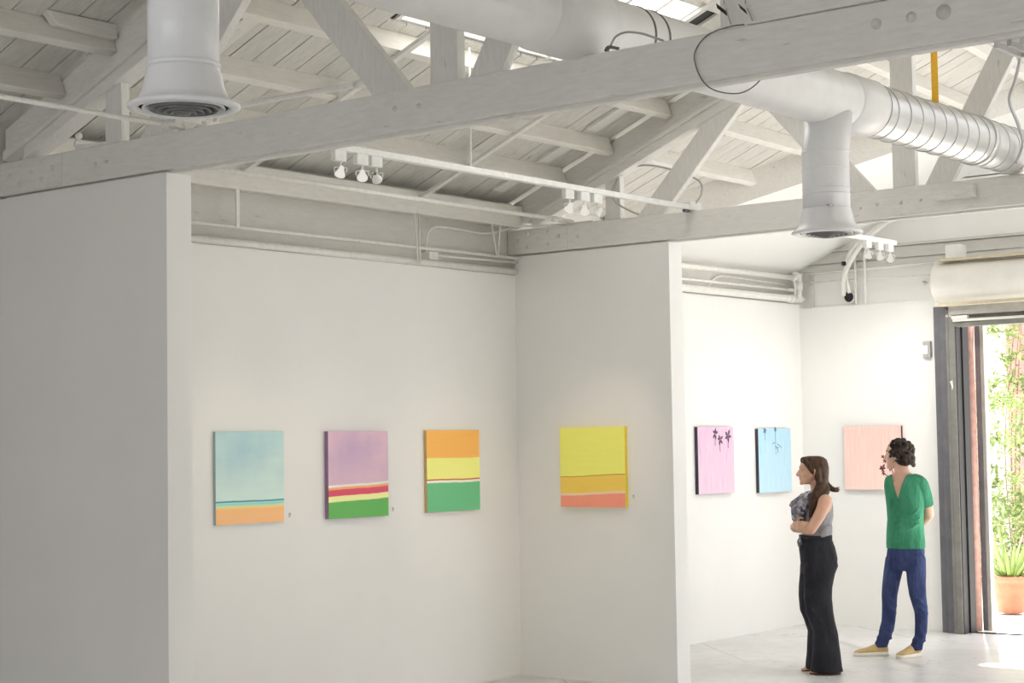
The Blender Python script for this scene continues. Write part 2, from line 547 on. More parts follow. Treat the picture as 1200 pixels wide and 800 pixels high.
# ---- trusses
def truss(xf, label, first):
    t = thing('roof_truss', (xf, 5.0, 3.262), label, 'truss', 'timber roof trusses')
    zt = 3.472
    # tie beam: front ply and slightly lower back ply
    MB().box((xf, YS + .05, 3.278), (xf + .045, YB + .07, zt)).build('tie_beam', M_tim_y, t, bevel=.006)
    MB().box((xf + .045, YS + .05, 3.262), (xf + .10, YB + .07, zt - .012)).build('tie_beam', M_tim_y, t, bevel=.006)
    xm = xf + .05
    for s in (1, -1):
        f = lambda y: y if s > 0 else 2 * YR - y
        ya, yb = YB + .05, YR
        for (x0, x1, za, zc) in ((xm - .025, xm + .025, -.02, .11), (xm - .045, xm + .045, -.078, -.02), (xm - .085, xm + .085, -.112, -.078), (xm - .062, xm + .062, -.185, -.112)):
            y0 = ya if za > -.1 else (8.52 if za > -.15 else 8.46)
            MB().prism([(x0, f(y0), max(zb(y0) + za, 3.474)), (x0, f(y0), zb(y0) + zc), (x0, f(yb), zb(yb) + zc), (x0, f(yb), zb(yb) + za)], (x1 - x0, 0, 0)).build('top_chord', M_tim_y, t, bevel=.006)
        for (yl, yh, th) in ((7.70, 7.70, .135), (5.305, 5.305, .165)):
            MB().box((xm - .03, f(yl - th / 2), 3.474), (xm + .03, f(yl + th / 2), zb(yl) - .15)).build('web_post', M_tim_z, t, bevel=.005)
        for (yl, yh) in ((7.366, 6.60), (5.64, 6.42), (5.06, 3.98)):
            # brace with its foot cut level on the beam
            zh = zb(yh) - .12 if yh > 4.2 else 5.3
            wd = .235 if yl > 5.2 else .19
            MB().prism([(xm - .028, f(yl - wd / 2), 3.474), (xm - .028, f(yl + wd / 2), 3.474), (xm - .028, f(yh + wd / 2), zh), (xm - .028, f(yh - wd / 2), zh)], (.056, 0, 0)).build('diagonal_brace', M_tim_z, t, bevel=.005)
    MB().box((xm - .035, YR - .065, 3.474), (xm + .035, YR + .065, zb(YR) - .05)).build('king_post', M_tim_z, t, bevel=.005)
    # bolted splice plate at the wall end
    sp = MB().box((xf - .008, 8.12, 3.285), (xf, YB, 3.462)).build('splice_plate', M_tim_y, t, bevel=.003)
    sites = [(8.505, 3.431), (8.30, 3.433), (8.60, 3.386), (8.40, 3.388), (8.20, 3.392), (8.30, 3.337), (8.505, 3.333)]
    for (y, z) in sites:
        MB().lathe([(0, -.004), (.013, -.004), (.016, 0), (.016, .002)], (xf - .010, y, z), (1, 0, 0), 10).build('bolt', M_bolt, sp)
    if first:
        more = [(3.089, 3.386, .022), (2.943, 3.388, .022), (2.812, 3.386, .03), (5.593, 3.388, .013), (5.442, 3.38, .013), (7.827, 3.373, .012), (7.731, 3.372, .012)]
    else:
        more = [(5.496, 3.376, .014), (5.32, 3.37, .014), (5.177, 3.374, .014), (4.84, 3.29, .012), (8.02, 3.37, .012), (5.62, 3.36, .01)]
    for (y, z, r) in more:
        MB().lathe([(0, -.012), (r * .55, -.012), (r * .6, -.004), (r, -.003), (r, .002)], (xf, y, z), (1, 0, 0), 14).build('bolt', M_bolt, t)
    return t


T1 = truss(X1, 'nearest white timber truss with the big tie beam crossing the whole picture', True)
T2 = truss(X2, 'second white timber truss behind, resting over the wall with the yellow painting', False)
MB().box((X1 - .012, 1.9, 3.474), (X1 + .02, 3.665, 4.05)).build('gusset_board', M_tim_y, T1, bevel=.004)
MB().box((X1 - .02, 1.2, 3.30), (X1, 2.55, 3.465)).build('splice_board', M_tim_y, T1, bevel=.004)
MB().box((X2 - .05, 4.785, 3.352), (X2, 5.075, 3.435)).build('nailed_block', M_tim_y, T2, bevel=.004)


# ---- ducts
DY, DZc, DR = 4.54, 3.625, .152
D = thing('ventilation_duct', (6.3, DY, DZc), 'long white round air duct running over both tie beams with two drops', 'air duct')
def duct_seg(x0, x1, r, name, mat, lip=True):
    m = MB()
    m.lathe([(r, x0), (r, x1)], (0, DY, DZc), (1, 0, 0), 48)
    m.lathe([(r, x0), (r - .006, x0), (r - .006, x1), (r, x1)], (0, DY, DZc), (1, 0, 0), 48)
    return m.build(name, mat, D)
duct_seg(1.2, 5.86, DR + .004, 'smooth_tube', M_duct)
m = MB(); m.lathe([(DR + .002, 5.86), (DR + .012, 5.885), (DR + .012, 6.24), (DR + .006, 6.275), (DR - .002, 6.28)], (0, DY, DZc), (1, 0, 0), 48)
m.build('joint_collar', M_duct, D)
duct_seg(6.27, 8.57, DR, 'smooth_tube', M_duct)
for xx in (6.555, 6.67):
    MB().lathe([(DR - .001, xx), (DR + .004, xx + .003), (DR + .004, xx + .012), (DR - .001, xx + .015)], (0, DY, DZc), (1, 0, 0), 48).build('band', M_seam, D)
MB().lathe([(DR, 8.56), (DR + .009, 8.575), (DR + .009, 8.86), (DR, 8.875)], (0, DY, DZc), (1, 0, 0), 48).build('joint_collar', M_duct, D)
MB().lathe([(DR + .002, 8.872), (DR + .006, 8.878), (DR + .002, 8.886)], (0, DY, DZc), (1, 0, 0), 48).build('band', M_seam, D)
duct_seg(8.87, 13.6, DR - .004, 'spiral_tube', M_spiral)
hel = []
x = 8.9
while x < 13.55:
    a = 2 * PI * (x - 8.9) / .152
    hel.append((x, DY + math.cos(a) * (DR - .003), DZc + math.sin(a) * (DR - .003))); x += .152 / 40
MB().tube(hel, .0032, 5).build('spiral_seam', M_spiral, D)
for xx in (10.28, 11.3):
    MB().lathe([(DR - .004, xx), (DR + .004, xx + .004), (DR + .004, xx + .06), (DR - .004, xx + .064)], (0, DY, DZc), (1, 0, 0), 48).build('band', M_spiral, D)


def drop(xc, z0, rn, rr, mat, seams):
    zt = DZc - .10
    lean = .05 if seams else 0
    body = MB()
    pts = [(xc, DY, z0 + .10), (xc, DY, z0 + .30), (xc, DY, z0 + .42), (xc + lean, DY, zt + .02)]
    body.tube(pts, [rn, rn, rn, rn * 1.02], 40)
    b = body.build('drop_tube', mat, D)
    if seams:
        for zz, tl in ((z0 + .20, .02), (z0 + .235, -.02), (z0 + .34, .015), (z0 + .43, .0)):
            MB().lathe([(rn - .001, -.004), (rn + .003, -.002), (rn + .003, .002), (rn - .001, .004)], (xc, DY, zz), (tl, tl, 1), 40).build('wrap_seam', mat, b)
        aa = math.radians(215)
        px, py = math.cos(aa), math.sin(aa)
        MB().bar((xc + px * (rn + .001), DY + py * (rn + .001), z0 + .25), (xc + px * (rn + .001) + lean * .8, DY + py * (rn + .001), zt - .06), .03, .004, (px, py, 0)).build('tape_strip', mat, b)
        MB().box((xc - .04 + px * (rn - .01), DY + py * (rn) - .02, z0 + .125), (xc + .02 + px * (rn - .01), DY + py * (rn) + .0, z0 + .135)).build('tape_strip', M_wire, b)
    else:
        MB().lathe([(rn, 0), (rn + .004, .003), (rn + .004, .012), (rn, .015)], (xc, DY, z0 + .135), (0, 0, 1), 40).build('wrap_seam', mat, b)
    fl = MB()
    fl.lathe([(rn + .001, .13), (rn + .006, .115), (rn + .010, .10), (rn + .016, .07), (rn + .028, .04), (rn + .036, .025), (rr - .008, .012), (rr, .006), (rr, 0), (rr - .012, -.006), (rr - .034, -.006), (rr - .036, .01), (rr - .05, .05)], (xc, DY, z0), (0, 0, 1), 56)
    df = fl.build('diffuser', mat, D)
    MB().lathe([(0, .05), (rr - .075, .05), (rr - .040, .002)], (xc, DY, z0), (0, 0, 1), 40).build('throat', M_dark, df)  # near-black cap, paints the shade deep inside the duct
    for i in range(5):
        r0 = (rr - .050) * (1 - i * .17)
        zz = -.004 - .0045 * i
        MB().lathe([(r0, zz), (r0 - .004, zz - .002), (r0 - .020, zz + .026), (r0 - .016, zz + .028)], (xc, DY, z0), (0, 0, 1), 40, closed=True).build('louver_ring', M_ring if i else M_drop, df)
    MB().lathe([(0, -.028), ((rr - .05) * .15, -.026), ((rr - .05) * .22, -.012), (0, -.010)], (xc, DY, z0), (0, 0, 1), 24).build('center_cone', M_ring, df)
    return df


drop(3.93, 2.945, .120, .19, M_drop, False)
drop(8.385, 2.89, .125, .188, M_drop, True)

# strap and cables
t = thing('lifting_strap', (9.76, DY, 3.77), 'yellow webbing strap hanging from the roof above the spiral duct', 'strap')
MB().bar((9.76, DY, 3.775), (9.76, DY, 5.2), .040, .004, (-.78, -.62, 0)).build('webbing', M_ydw, t)
MB().bar((9.757, DY - .003, 4.04), (9.757, DY - .003, 4.10), .030, .006, (-.78, -.62, 0)).build('stitched_fold', M_ydw, t)

t = thing('hanging_cable', (10.62, 4.32, 3.46), 'light grey cable dangling in front of the spiral duct', 'cable')
MB().tube(bez([(10.55, 4.30, 4.9), (10.50, 4.30, 4.25), (10.42, 4.31, 4.0), (10.36, 4.33, 3.86), (10.52, 4.345, 3.73), (10.62, 4.36, 3.62), (10.60, 4.40, 3.50)], 8), .011, 8).build('cord', M_cable, t)
t = thing('beam_cable', (X1, 3.8, 3.2), 'thin dark wire looped around the big near tie beam', 'cable')
MB().tube(bez([(X1 + .05, 3.66, 3.484), (X1 - .012, 3.72, 3.478), (X1 - .014, 3.84, 3.46), (X1 - .014, 3.905, 3.40), (X1 - .014, 3.90, 3.33), (X1 - .014, 3.86, 3.26), (X1 - .01, 3.80, 3.22), (X1 + .06, 3.74, 3.215), (X1 + .13, 3.70, 3.26), (X1 + .16, 3.66, 3.33)], 8), .0028, 6).build('cord', M_seam, t)
for i, (y, z, dy, dz, w) in enumerate(((3.755, 3.545, .05, -.06, .028), (3.655, 3.53, -.04, .05, .016))):
    t = thing('tape_tab', (X1 - .02, y, z), ('larger' if i == 0 else 'smaller') + ' black tape tab hanging before the king post of the big truss', 'tape')
    MB().prism([(X1 - .045, y + dy * .5, z - dz * .5), (X1 - .045, y + w * .7, z + w * .3), (X1 - .045, y - dy * .5, z + dz * .5), (X1 - .045, y - w * .7, z - w * .3)], (.004, 0, 0)).build('tab', M_black, t)
    MB().tube([(X1 - .04, y - .01, z + .02), (X1 - .035, y - .012, 3.9)], .003, 6).build('lead', M_wire, t)
    MB().tube([(X1 - .042, y - .02, z), (X1 - .03, y - .035, 3.48)], .003, 6).build('lead', M_wire, t)

# conduits lying on the tie beams
def pipe(name, pts, r, label, group=None, mat=None, fit=(), cat='pipe', seg=12):
    t = thing(name, pts[0], label, cat, group)
    MB().tube(pts, r, seg).build('tube', mat or M_pipe, t)
    for (p, q, rr) in fit:
        MB().tube([p, q], rr, seg).build('coupling', mat or M_pipe, t)
    return t

pipe('conduit', [(1.6, 7.06, 3.488), (6.02, 7.12, 3.488), (6.16, 7.12, 3.488)], .014, 'white conduit pipe crossing the near bay onto the big tie beam', fit=[((6.0, 7.12, 3.488), (6.10, 7.12, 3.488), .02)])
pipe('conduit', [(X1 + .04, 8.035, 3.488), (X2 - .005, 8.06, 3.488)], .015, 'white conduit pipe crossing the middle bay above the blue painting', fit=[((10.60, 8.06, 3.488), (10.72, 8.06, 3.488), .021)])
pipe('conduit', bez([(X1 + .16, 7.05, 3.50), (X1 + .16, 6.88, 3.583), (X1 + .16, 5.92, 3.579), (X1 + .16, 5.80, 3.56)], 6), .015, 'short white conduit running along behind the big tie beam beside the left duct drop', fit=[((X1 + .16, 6.0, 3.58), (X1 + .16, 5.93, 3.579), .02)])
t = thing('junction_clamp', (X1 - .0, 7.93, 3.475), 'small white curved pipe clamp on the big tie beam at far left', 'clamp')
MB().tube(bez([(X1 + .02, 8.02, 3.53), (X1 - .01, 7.98, 3.49), (X1 + .02, 7.86, 3.485), (X1 + .05, 7.70, 3.49)], 6), .010, 8).build('hook', M_pipe, t)
MB().ball((X1 + .02, 8.0, 3.55), .022).build('knob', M_pipe, t)

# ---- track lights
def spot(p, aim, label, group, lit, bulb=True, power=0, cone=38, tint=(1, .80, .58)):
    """p = underside of the rail, a small gimbal spot below an adapter block"""
    p = V3(p); aim = V3(aim).normalized()
    t = thing('spotlight', p, label, 'spotlight', group)
    MB().box(p + V3((-.047, -.018, -.062)), p + V3((.047, .018, 0))).build('adapter', M_track, t, bevel=.004)
    MB().tube([p + V3((.012, 0, -.06)), p + V3((.012, 0, -.10))], .007, 8).build('stem', M_track, t)
    c = p + V3((.012, 0, -.125))
    sd = aim.cross(V3((0, 0, 1))).normalized()
    m = MB(); m.tube(bez([c + sd * .034 - aim * .0, c + sd * .036 + V3((0, 0, .028)), p + V3((.012, 0, -.098)), c - sd * .036 + V3((0, 0, .028)), c - sd * .034], 5), .0035, 6)
    m.build('yoke', M_track, t)
    h = MB().lathe([(.010, -.040), (.014, -.036), (.016, -.020), (.027, .004), (.031, .012), (.031, .018), (.028, .018), (.015, -.012), (0, -.016)], c, aim, 20)
    hd = h.build('reflector', M_dich if power else M_track, t)
    if bulb: MB().ball(c + aim * .004, (.012, .012, .012), 10, 7).build('bulb', M_bulb, hd)
    if power:
        L = bpy.data.lights.new('spot', 'SPOT'); L.energy = power; L.color = tint; L.spot_size = math.radians(cone); L.spot_blend = .9; L.shadow_soft_size = .025
        o = bpy.data.objects.new('spot_lamp', L); COL.objects.link(o); o.parent = t
        o.location = c + aim * .03 - p
        o.rotation_euler = aim.to_track_quat('-Z', 'Y').to_euler()
    return t

TY, TZ = 6.985, 3.475
t = thing('track_rail', (X1 + .1, TY, TZ), 'long white lighting track hung across the middle bay between the trusses', 'light track')
MB().box((X1 + .04, TY - .02, TZ), (X2 - .03, TY + .02, TZ + .036)).build('rail', M_track, t, bevel=.004)
MB().box((X1 + .04, TY + .028, TZ + .004), (9.4, TY + .042, TZ + .02)).build('side_channel', M_track, t)
MB().tube([(8.36, TY, TZ + .02), (8.36, TY, 4.26)], .0055, 8).build('suspension_rod', M_track, t)
MB().box((X2 - .05, TY - .028, 3.472), (X2 + .10, TY + .05, 3.535)).build('junction_box', M_pipe, t, bevel=.005)
MB().box((X2 - .10, TY - .012, 3.455), (X2 - .03, TY + .012, 3.478)).build('end_clip', M_seam, t)
pos = ['left', 'middle', 'right']
PT = {'blue': (8.01, 8.62, 1.62), 'purple': (9.02, 8.62, 1.6), 'orange': (10.05, 8.62, 1.6), 'yellow': (10.84, 7.9, 1.6)}
for i, (xx, tgt) in enumerate(((7.19, 'blue'), (7.37, 'purple'), (7.49, 'blue'))):
    p = (xx, TY, TZ); a = V3(PT[tgt]) - V3(p)
    if i == 2: a = V3((.55, .3, -.35))
    spot(p, a, f'{pos[i]} spotlight of the three on the track close under the big tie beam', 'spotlights on the left end of the track', True, i < 2, (50 if i < 2 else 0))
for i, (xx, tgt) in enumerate(((9.36, 'orange'), (9.53, 'yellow'), (9.68, 'purple'))):
    p = (xx, TY, TZ); a = V3(PT[tgt]) - V3(p)
    spot(p, a, f'{pos[i]} spotlight of the bright cluster on the track beside the second truss', 'spotlights on the right end of the track', True, True, (50, 75, 0)[i])
t = thing('loop_cable', (X2 + .06, 7.1, 3.5), 'grey flexible cable looping over the second tie beam to the track box', 'cable')
MB().tube(bez([(X2 + .02, TY - .02, 3.52), (X2 + .05, TY - .06, 3.60), (X2 + .07, TY - .02, 3.70), (X2 + .07, TY + .2, 3.80), (X2 + .07, TY + .45, 3.865), (X2 + .05, TY + .62, 3.83), (X2 + .0, TY + .69, 3.72), (X2 - .02, TY + .66, 3.60), (X2 + .02, TY + .50, 3.50), (X2 + .09, TY + .38, 3.47)], 8), .0075, 8).build('cord', M_wire, t)

t = thing('track_rail', (12.9, 7.0, 3.49), 'short white lighting track in the far bay right of the second duct drop', 'light track')
MB().box((12.6, 6.98, 3.475), (14.15, 7.02, 3.515)).build('rail', M_track, t, bevel=.004)
MB().tube([(12.9, 7.0, 3.51), (12.9, 7.0, 4.3)], .006, 8).build('suspension_rod', M_track, t)
for i, xx in enumerate((13.63, 13.85, 14.04)):
    spot((xx, 7.0, 3.475), (V3((.50, .65, -1.1)), V3((.75, .1, -1.1)), V3((.8, .4, -1.0)))[i], f'{pos[i]} white spotlight of the three on the short far bay track', 'spotlights on the far bay track', False, True, (80, 70, 80)[i], 100, (1, .96, .90))

# ---- pipes on top of the painting wall
pipe('conduit', [(X1 + .18, 8.585, 3.237), (X2 - .01, 8.585, 3.245)], .012, 'thin horizontal white conduit strung along above the painting wall', mat=M_pipe)
pipe('water_pipe', [(X1 + .18, 8.625, 3.142), (X2 - .01, 8.625, 3.142)], .025, 'thick white pipe lying along the top edge of the painting wall', mat=M_pipe)
t = thing('pipe_hanger', (7.865, 8.575, 3.24), 'single vertical white hanger rod above the blue painting', 'hanger', 'rods holding the conduit')
MB().box((7.855, 8.565, 3.235), (7.885, 8.575, 3.50)).build('rod', M_pipe, t)
t = thing('pipe_hanger', (9.62, 8.575, 3.12), 'pair of thin vertical rods above the orange painting', 'hanger', 'rods holding the conduit')
MB().tube([(9.60, 8.57, 3.49), (9.625, 8.57, 3.30), (9.635, 8.57, 3.12)], .007, 8).build('rod', M_pipe, t)
MB().tube([(9.645, 8.565, 3.49), (9.655, 8.565, 3.12)], .007, 8).build('rod', M_pipe, t)
t = thing('pipe_hanger', (10.55, 8.575, 3.24), 'v shaped pair of hanger rods in the corner at the second truss', 'hanger', 'rods holding the conduit')
MB().tube([(10.49, 8.57, 3.49), (10.55, 8.57, 3.245)], .008, 8).build('rod', M_pipe, t)
MB().tube([(10.60, 8.57, 3.49), (10.56, 8.57, 3.245)], .008, 8).build('rod', M_pipe, t)
pipe('bent_conduit', bez([(9.83, 8.66, 3.226), (9.83, 8.66, 3.29), (9.86, 8.66, 3.38), (9.94, 8.66, 3.425), (10.05, 8.66, 3.43), (10.3, 8.66, 3.425), (10.5, 8.66, 3.42), (10.7, 8.64, 3.455), (10.80, 8.58, 3.49), (10.875, 8.3, 3.486), (10.905, 8.06, 3.482), (10.905, 7.9, 3.482)], 5), .009, 'bent pale conduit arching up the old wall above the orange painting')
t = thing('outlet_box', (9.86, 8.66, 3.19), 'small square white outlet box on top of the painting wall near the second truss', 'electrical box')
MB().box((9.80, 8.60, 3.165), (9.90, 8.71, 3.225)).build('box', M_pipe, t, bevel=.004)
pipe('conduit', [(9.9, 8.61, 3.20), (X2 - .01, 8.61, 3.215)], .008, 'short thin conduit leaving the small outlet box toward the corner', mat=M_pipe)

# ---- pipes in the far bay
pipe('water_pipe', bez([(X2 + .19, 8.60, 3.15), (13, 8.60, 3.155), (15.15, 8.60, 3.16), (15.235, 8.60, 3.17), (15.27, 8.60, 3.22), (15.27, 8.60, 3.37), (15.25, 8.61, 3.395), (15.26, 8.64, 3.40)], 6), .034, 'thick white pipe over the purple flower painting with an elbow up the far corner', fit=[((15.08, 8.60, 3.158), (15.16, 8.60, 3.161), .042), ((15.27, 8.60, 3.25), (15.27, 8.60, 3.33), .042), ((15.27, 8.60, 3.385), (15.27, 8.60, 3.41), .042)])
pipe('water_pipe', [(X2 + .19, 8.60, 3.335), (15.27, 8.60, 3.365)], .024, 'second white pipe higher on the far side wall meeting the corner riser', fit=[((15.15, 8.60, 3.364), (15.22, 8.60, 3.365), .031)])
pipe('conduit', [(X2 + .19, 8.60, 3.225), (15.16, 8.60, 3.245)], .012, 'thin white conduit between the two far side wall pipes', fit=[((15.08, 8.60, 3.245), (15.2, 8.60, 3.246), .018)])
pipe('bent_conduit', bez([(13.75, 8.69, 3.16), (13.80, 8.69, 3.23), (13.92, 8.69, 3.30), (14.05, 8.68, 3.315), (14.5, 8.68, 3.31), (15.14, 8.68, 3.305)], 6), .009, 'thin curved conduit on the wall above the purple flower painting', mat=M_pipe)
t = thing('pipe_bracket', (15.12, 8.58, 3.2), 'small white bracket holding the far pipes near the corner', 'bracket')
MB().tube([(15.11, 8.56, 3.35), (15.13, 8.555, 3.26), (15.13, 8.56, 3.17)], .009, 8).build('rod', M_pipe, t)

# ---- things on the end wall
pipe('conduit', [(15.325, 8.55, 3.405), (15.325, 7.05, 3.415)], .011, 'upper thin conduit running level along the end wall to the shutter', 'conduits on the end wall')
pipe('conduit', [(15.325, 8.56, 3.325), (15.325, 7.07, 3.305)], .009, 'lower thin conduit running level along the end wall to the shutter', 'conduits on the end wall')
pipe('conduit', bez([(15.31, 7.90, 3.08), (15.31, 7.90, 3.50), (15.31, 7.89, 3.58), (15.31, 7.86, 3.64)], 4), .012, 'upright thin conduit on the end wall, the right one of two', 'upright conduits')
pipe('conduit', [(15.31, 8.00, 3.08), (15.31, 8.00, 3.55)], .009, 'upright thin conduit on the end wall, the left one of two', 'upright conduits')
pipe('flexible_cable', bez([(15.20, 7.35, 3.90), (15.20, 7.60, 3.82), (15.20, 7.86, 3.64), (15.22, 8.04, 3.42), (15.255, 8.10, 3.30), (15.295, 8.125, 3.17)], 8), .022, 'white flexible cable curving down the end wall, the nearer of two', 'flexible cables', M_pipe, cat='cable')
pipe('flexible_cable', bez([(15.27, 7.50, 3.90), (15.275, 7.80, 3.77), (15.28, 8.00, 3.62), (15.285, 8.085, 3.48), (15.285, 8.09, 3.36), (15.31, 8.065, 3.19)], 8), .018, 'white flexible cable curving down the end wall, the one against the wall', 'flexible cables', M_pipe, cat='cable')
t = thing('cable_outlet', (15.33, 8.09, 3.155), 'small dark cable hole at the foot of the flexible cables', 'cable outlet')
MB().lathe([(.0, -.012), (.045, -.012), (.05, -.004), (.05, .006)], (15.335, 8.085, 3.155), (1, 0, 0), 18).build('hole', M_black, t)
MB().lathe([(.05, -.006), (.062, -.006), (.062, .006), (.05, .006)], (15.333, 8.085, 3.155), (1, 0, 0), 18, closed=True).build('rim', M_pipe, t)
t = thing('cable_clip', (15.30, 8.09, 3.47), 'tiny black clip fixing the flexible cables to the end wall', 'clip')
MB().box((15.25, 8.075, 3.455), (15.34, 8.115, 3.495)).build('clip', M_black, t, bevel=.004)
t = thing('wall_hook', (15.34, 7.30, 3.235), 'small metal hook on the end wall left of the shutter housing', 'hook')
MB().tube(bez([(15.395, 7.31, 3.25), (15.34, 7.31, 3.25), (15.33, 7.29, 3.225), (15.35, 7.275, 3.24)], 5), .008, 8).build('hook', M_bolt, t)

# ---- roller shutter over the door
t = thing('roller_shutter', (15.1, 5.4, 3.2), 'rolled up cream shutter with grey frame above and beside the bright doorway', 'roller shutter')
HX, HZ, HR = 15.135, 3.20, .185
hm = MB().lathe([(HR, 0), (HR, 1)], (0, 0, 0), (0, 1, 0), 40)
hm = MB()
prof = []
for k in range(33):
    a = -PI / 2 - PI * k / 32 * 1.0
    prof.append((HX + math.cos(a) * HR, HZ + math.sin(a) * HR))
prof += [(XE + .04, HZ + HR), (XE + .04, HZ - HR)]
hm.prism([(x, DO0 - .1, z) for x, z in prof], (0, 7.06 - DO0 + .1, 0))
hs = hm.build('housing', M_house, t)
MB().box((15.10, 7.06, 3.0), (XE + .045, 7.085, 3.40)).build('end_plate', M_house, t, bevel=.004)
MB().box((14.99, DO0, HZ - HR - .035), (15.03, 7.03, HZ - HR - .005)).build('rubber_strip', M_gasket, t, bevel=.004)
MB().box((14.99, DO0, HZ + HR + .004), (15.12, 7.0, HZ + HR + .03)).build('top_ledge', M_gasket, t, bevel=.004)
MB().box((15.12, DO0, 2.905), (XE + .01, 6.97, 3.0)).build('lintel_panel', M_steell, t, bevel=.003)
MB().box((15.16, DO0, 2.845), (15.19, 6.95, 2.868)).build('bottom_bar', M_house, t, bevel=.003)
MB().box((15.20, DO0, 2.80), (15.30, 6.96, 2.90)).build('slat_curtain', M_steel, t, bevel=.003)
MB().box((15.145, 6.80, 2.868), (15.205, 6.955, 2.90)).build('bar_bracket', M_house, t, bevel=.003)
MB().box((15.27, 7.115, 0), (XE + .05, 7.19, 3.0)).build('jamb_channel', M_steel2, t, bevel=.006)
MB().box((15.235, 7.04, 0), (XE + .03, 7.115, 2.99)).build('jamb_channel', M_steel2, t, bevel=.006)
gr = MB().box((15.20, 6.952, 0), (XE - .03, 7.04, 2.96)).build('guide_rail', M_steel, t, bevel=.004)
for z in (2.905,):
    for y in (7.02, 6.985):
        MB().lathe([(0, -.006), (.011, -.005), (.013, 0)], (15.198, y, z), (1, 0, 0), 12).build('bolt', M_house, gr)
MB().prism([(15.197, 7.01, 2.30), (15.197, 6.985, 2.31), (15.197, 6.98, 2.25), (15.197, 6.99, 2.22), (15.197, 6.995, 2.26)], (.004, 0, 0)).build('paint_chip', M_house, gr)
MB().tube([(15.199, 7.012, .05), (15.199, 7.012, 2.88)], .0025, 6).build('groove', M_seam, gr)
MB().box((15.212, 6.944, 0), (15.318, 6.9515, 2.84)).build('rail_glare_cover', M_black, gr)  # dark strip added to hide the rail face brightened by the doorway
MB().box((XE - .03, 6.93, 0), (XE + .09, 6.965, 2.95)).build('inner_guide', M_black, t)
t = thing('mounting_block', (15.2, 6.95, 3.41), 'white square block on the wall above the left end of the shutter housing', 'block')
MB().box((15.20, 6.885, 3.408), (XE + .05, 7.02, 3.56)).build('block', M_wall, t, bevel=.006)
t = thing('wall_switch', (15.34, 7.28, 2.61), 'small grey and white wall switch on the end wall beside the door frame', 'switch')
MB().box((15.30, 7.245, 2.535), (XE, 7.318, 2.688)).build('housing', M_wire, t, bevel=.006)
MB().box((15.285, 7.262, 2.565), (15.302, 7.330, 2.648)).build('cover', M_track, t, bevel=.005)
MB().box((15.278, 7.28, 2.590), (15.287, 7.31, 2.622)).build('button', M_track, t, bevel=.002)

# ---- louvred strip lamp behind the big beam at top right
t = thing('louvre_lamp', (X1 + .16, 2.55, 3.25), 'white slotted lamp grille fixed under the big tie beam at top right', 'lamp')
MB().box((X1 + .12, 2.35, 3.262), (X1 + .34, 2.385, 3.285)).build('body', M_track, t, bevel=.003)
MB().box((X1 + .30, 2.36, 3.238), (X1 + .32, 2.66, 3.262)).build('frame', M_wire, t, bevel=.002)
for i in range(6):
    y = 2.645 - i * .05
    MB().bar((X1 + .08, y, 3.248), (X1 + .31, y, 3.248), .016, .022).build('slat', M_wire if i % 2 else M_cable, t)
t = thing('cable_tangle', (X1 + .02, 4.3, 3.48), 'small tangle of grey wire lying on the big tie beam by the duct', 'cable')
MB().tube(bez([(X1 + .02, 4.37, 3.478), (X1 + .01, 4.345, 3.50), (X1 + .02, 4.325, 3.535), (X1 + .02, 4.27, 3.545), (X1 + .03, 4.20, 3.53), (X1 + .02, 4.13, 3.50), (X1 + .02, 4.08, 3.478)], 6), .005, 7).build('cord', M_wire, t)
MB().tube(bez([(X1 + .01, 4.375, 3.48), (X1 + .0, 4.35, 3.49), (X1 + .02, 4.31, 3.48)], 6), .007, 7).build('plug', M_seam, t)

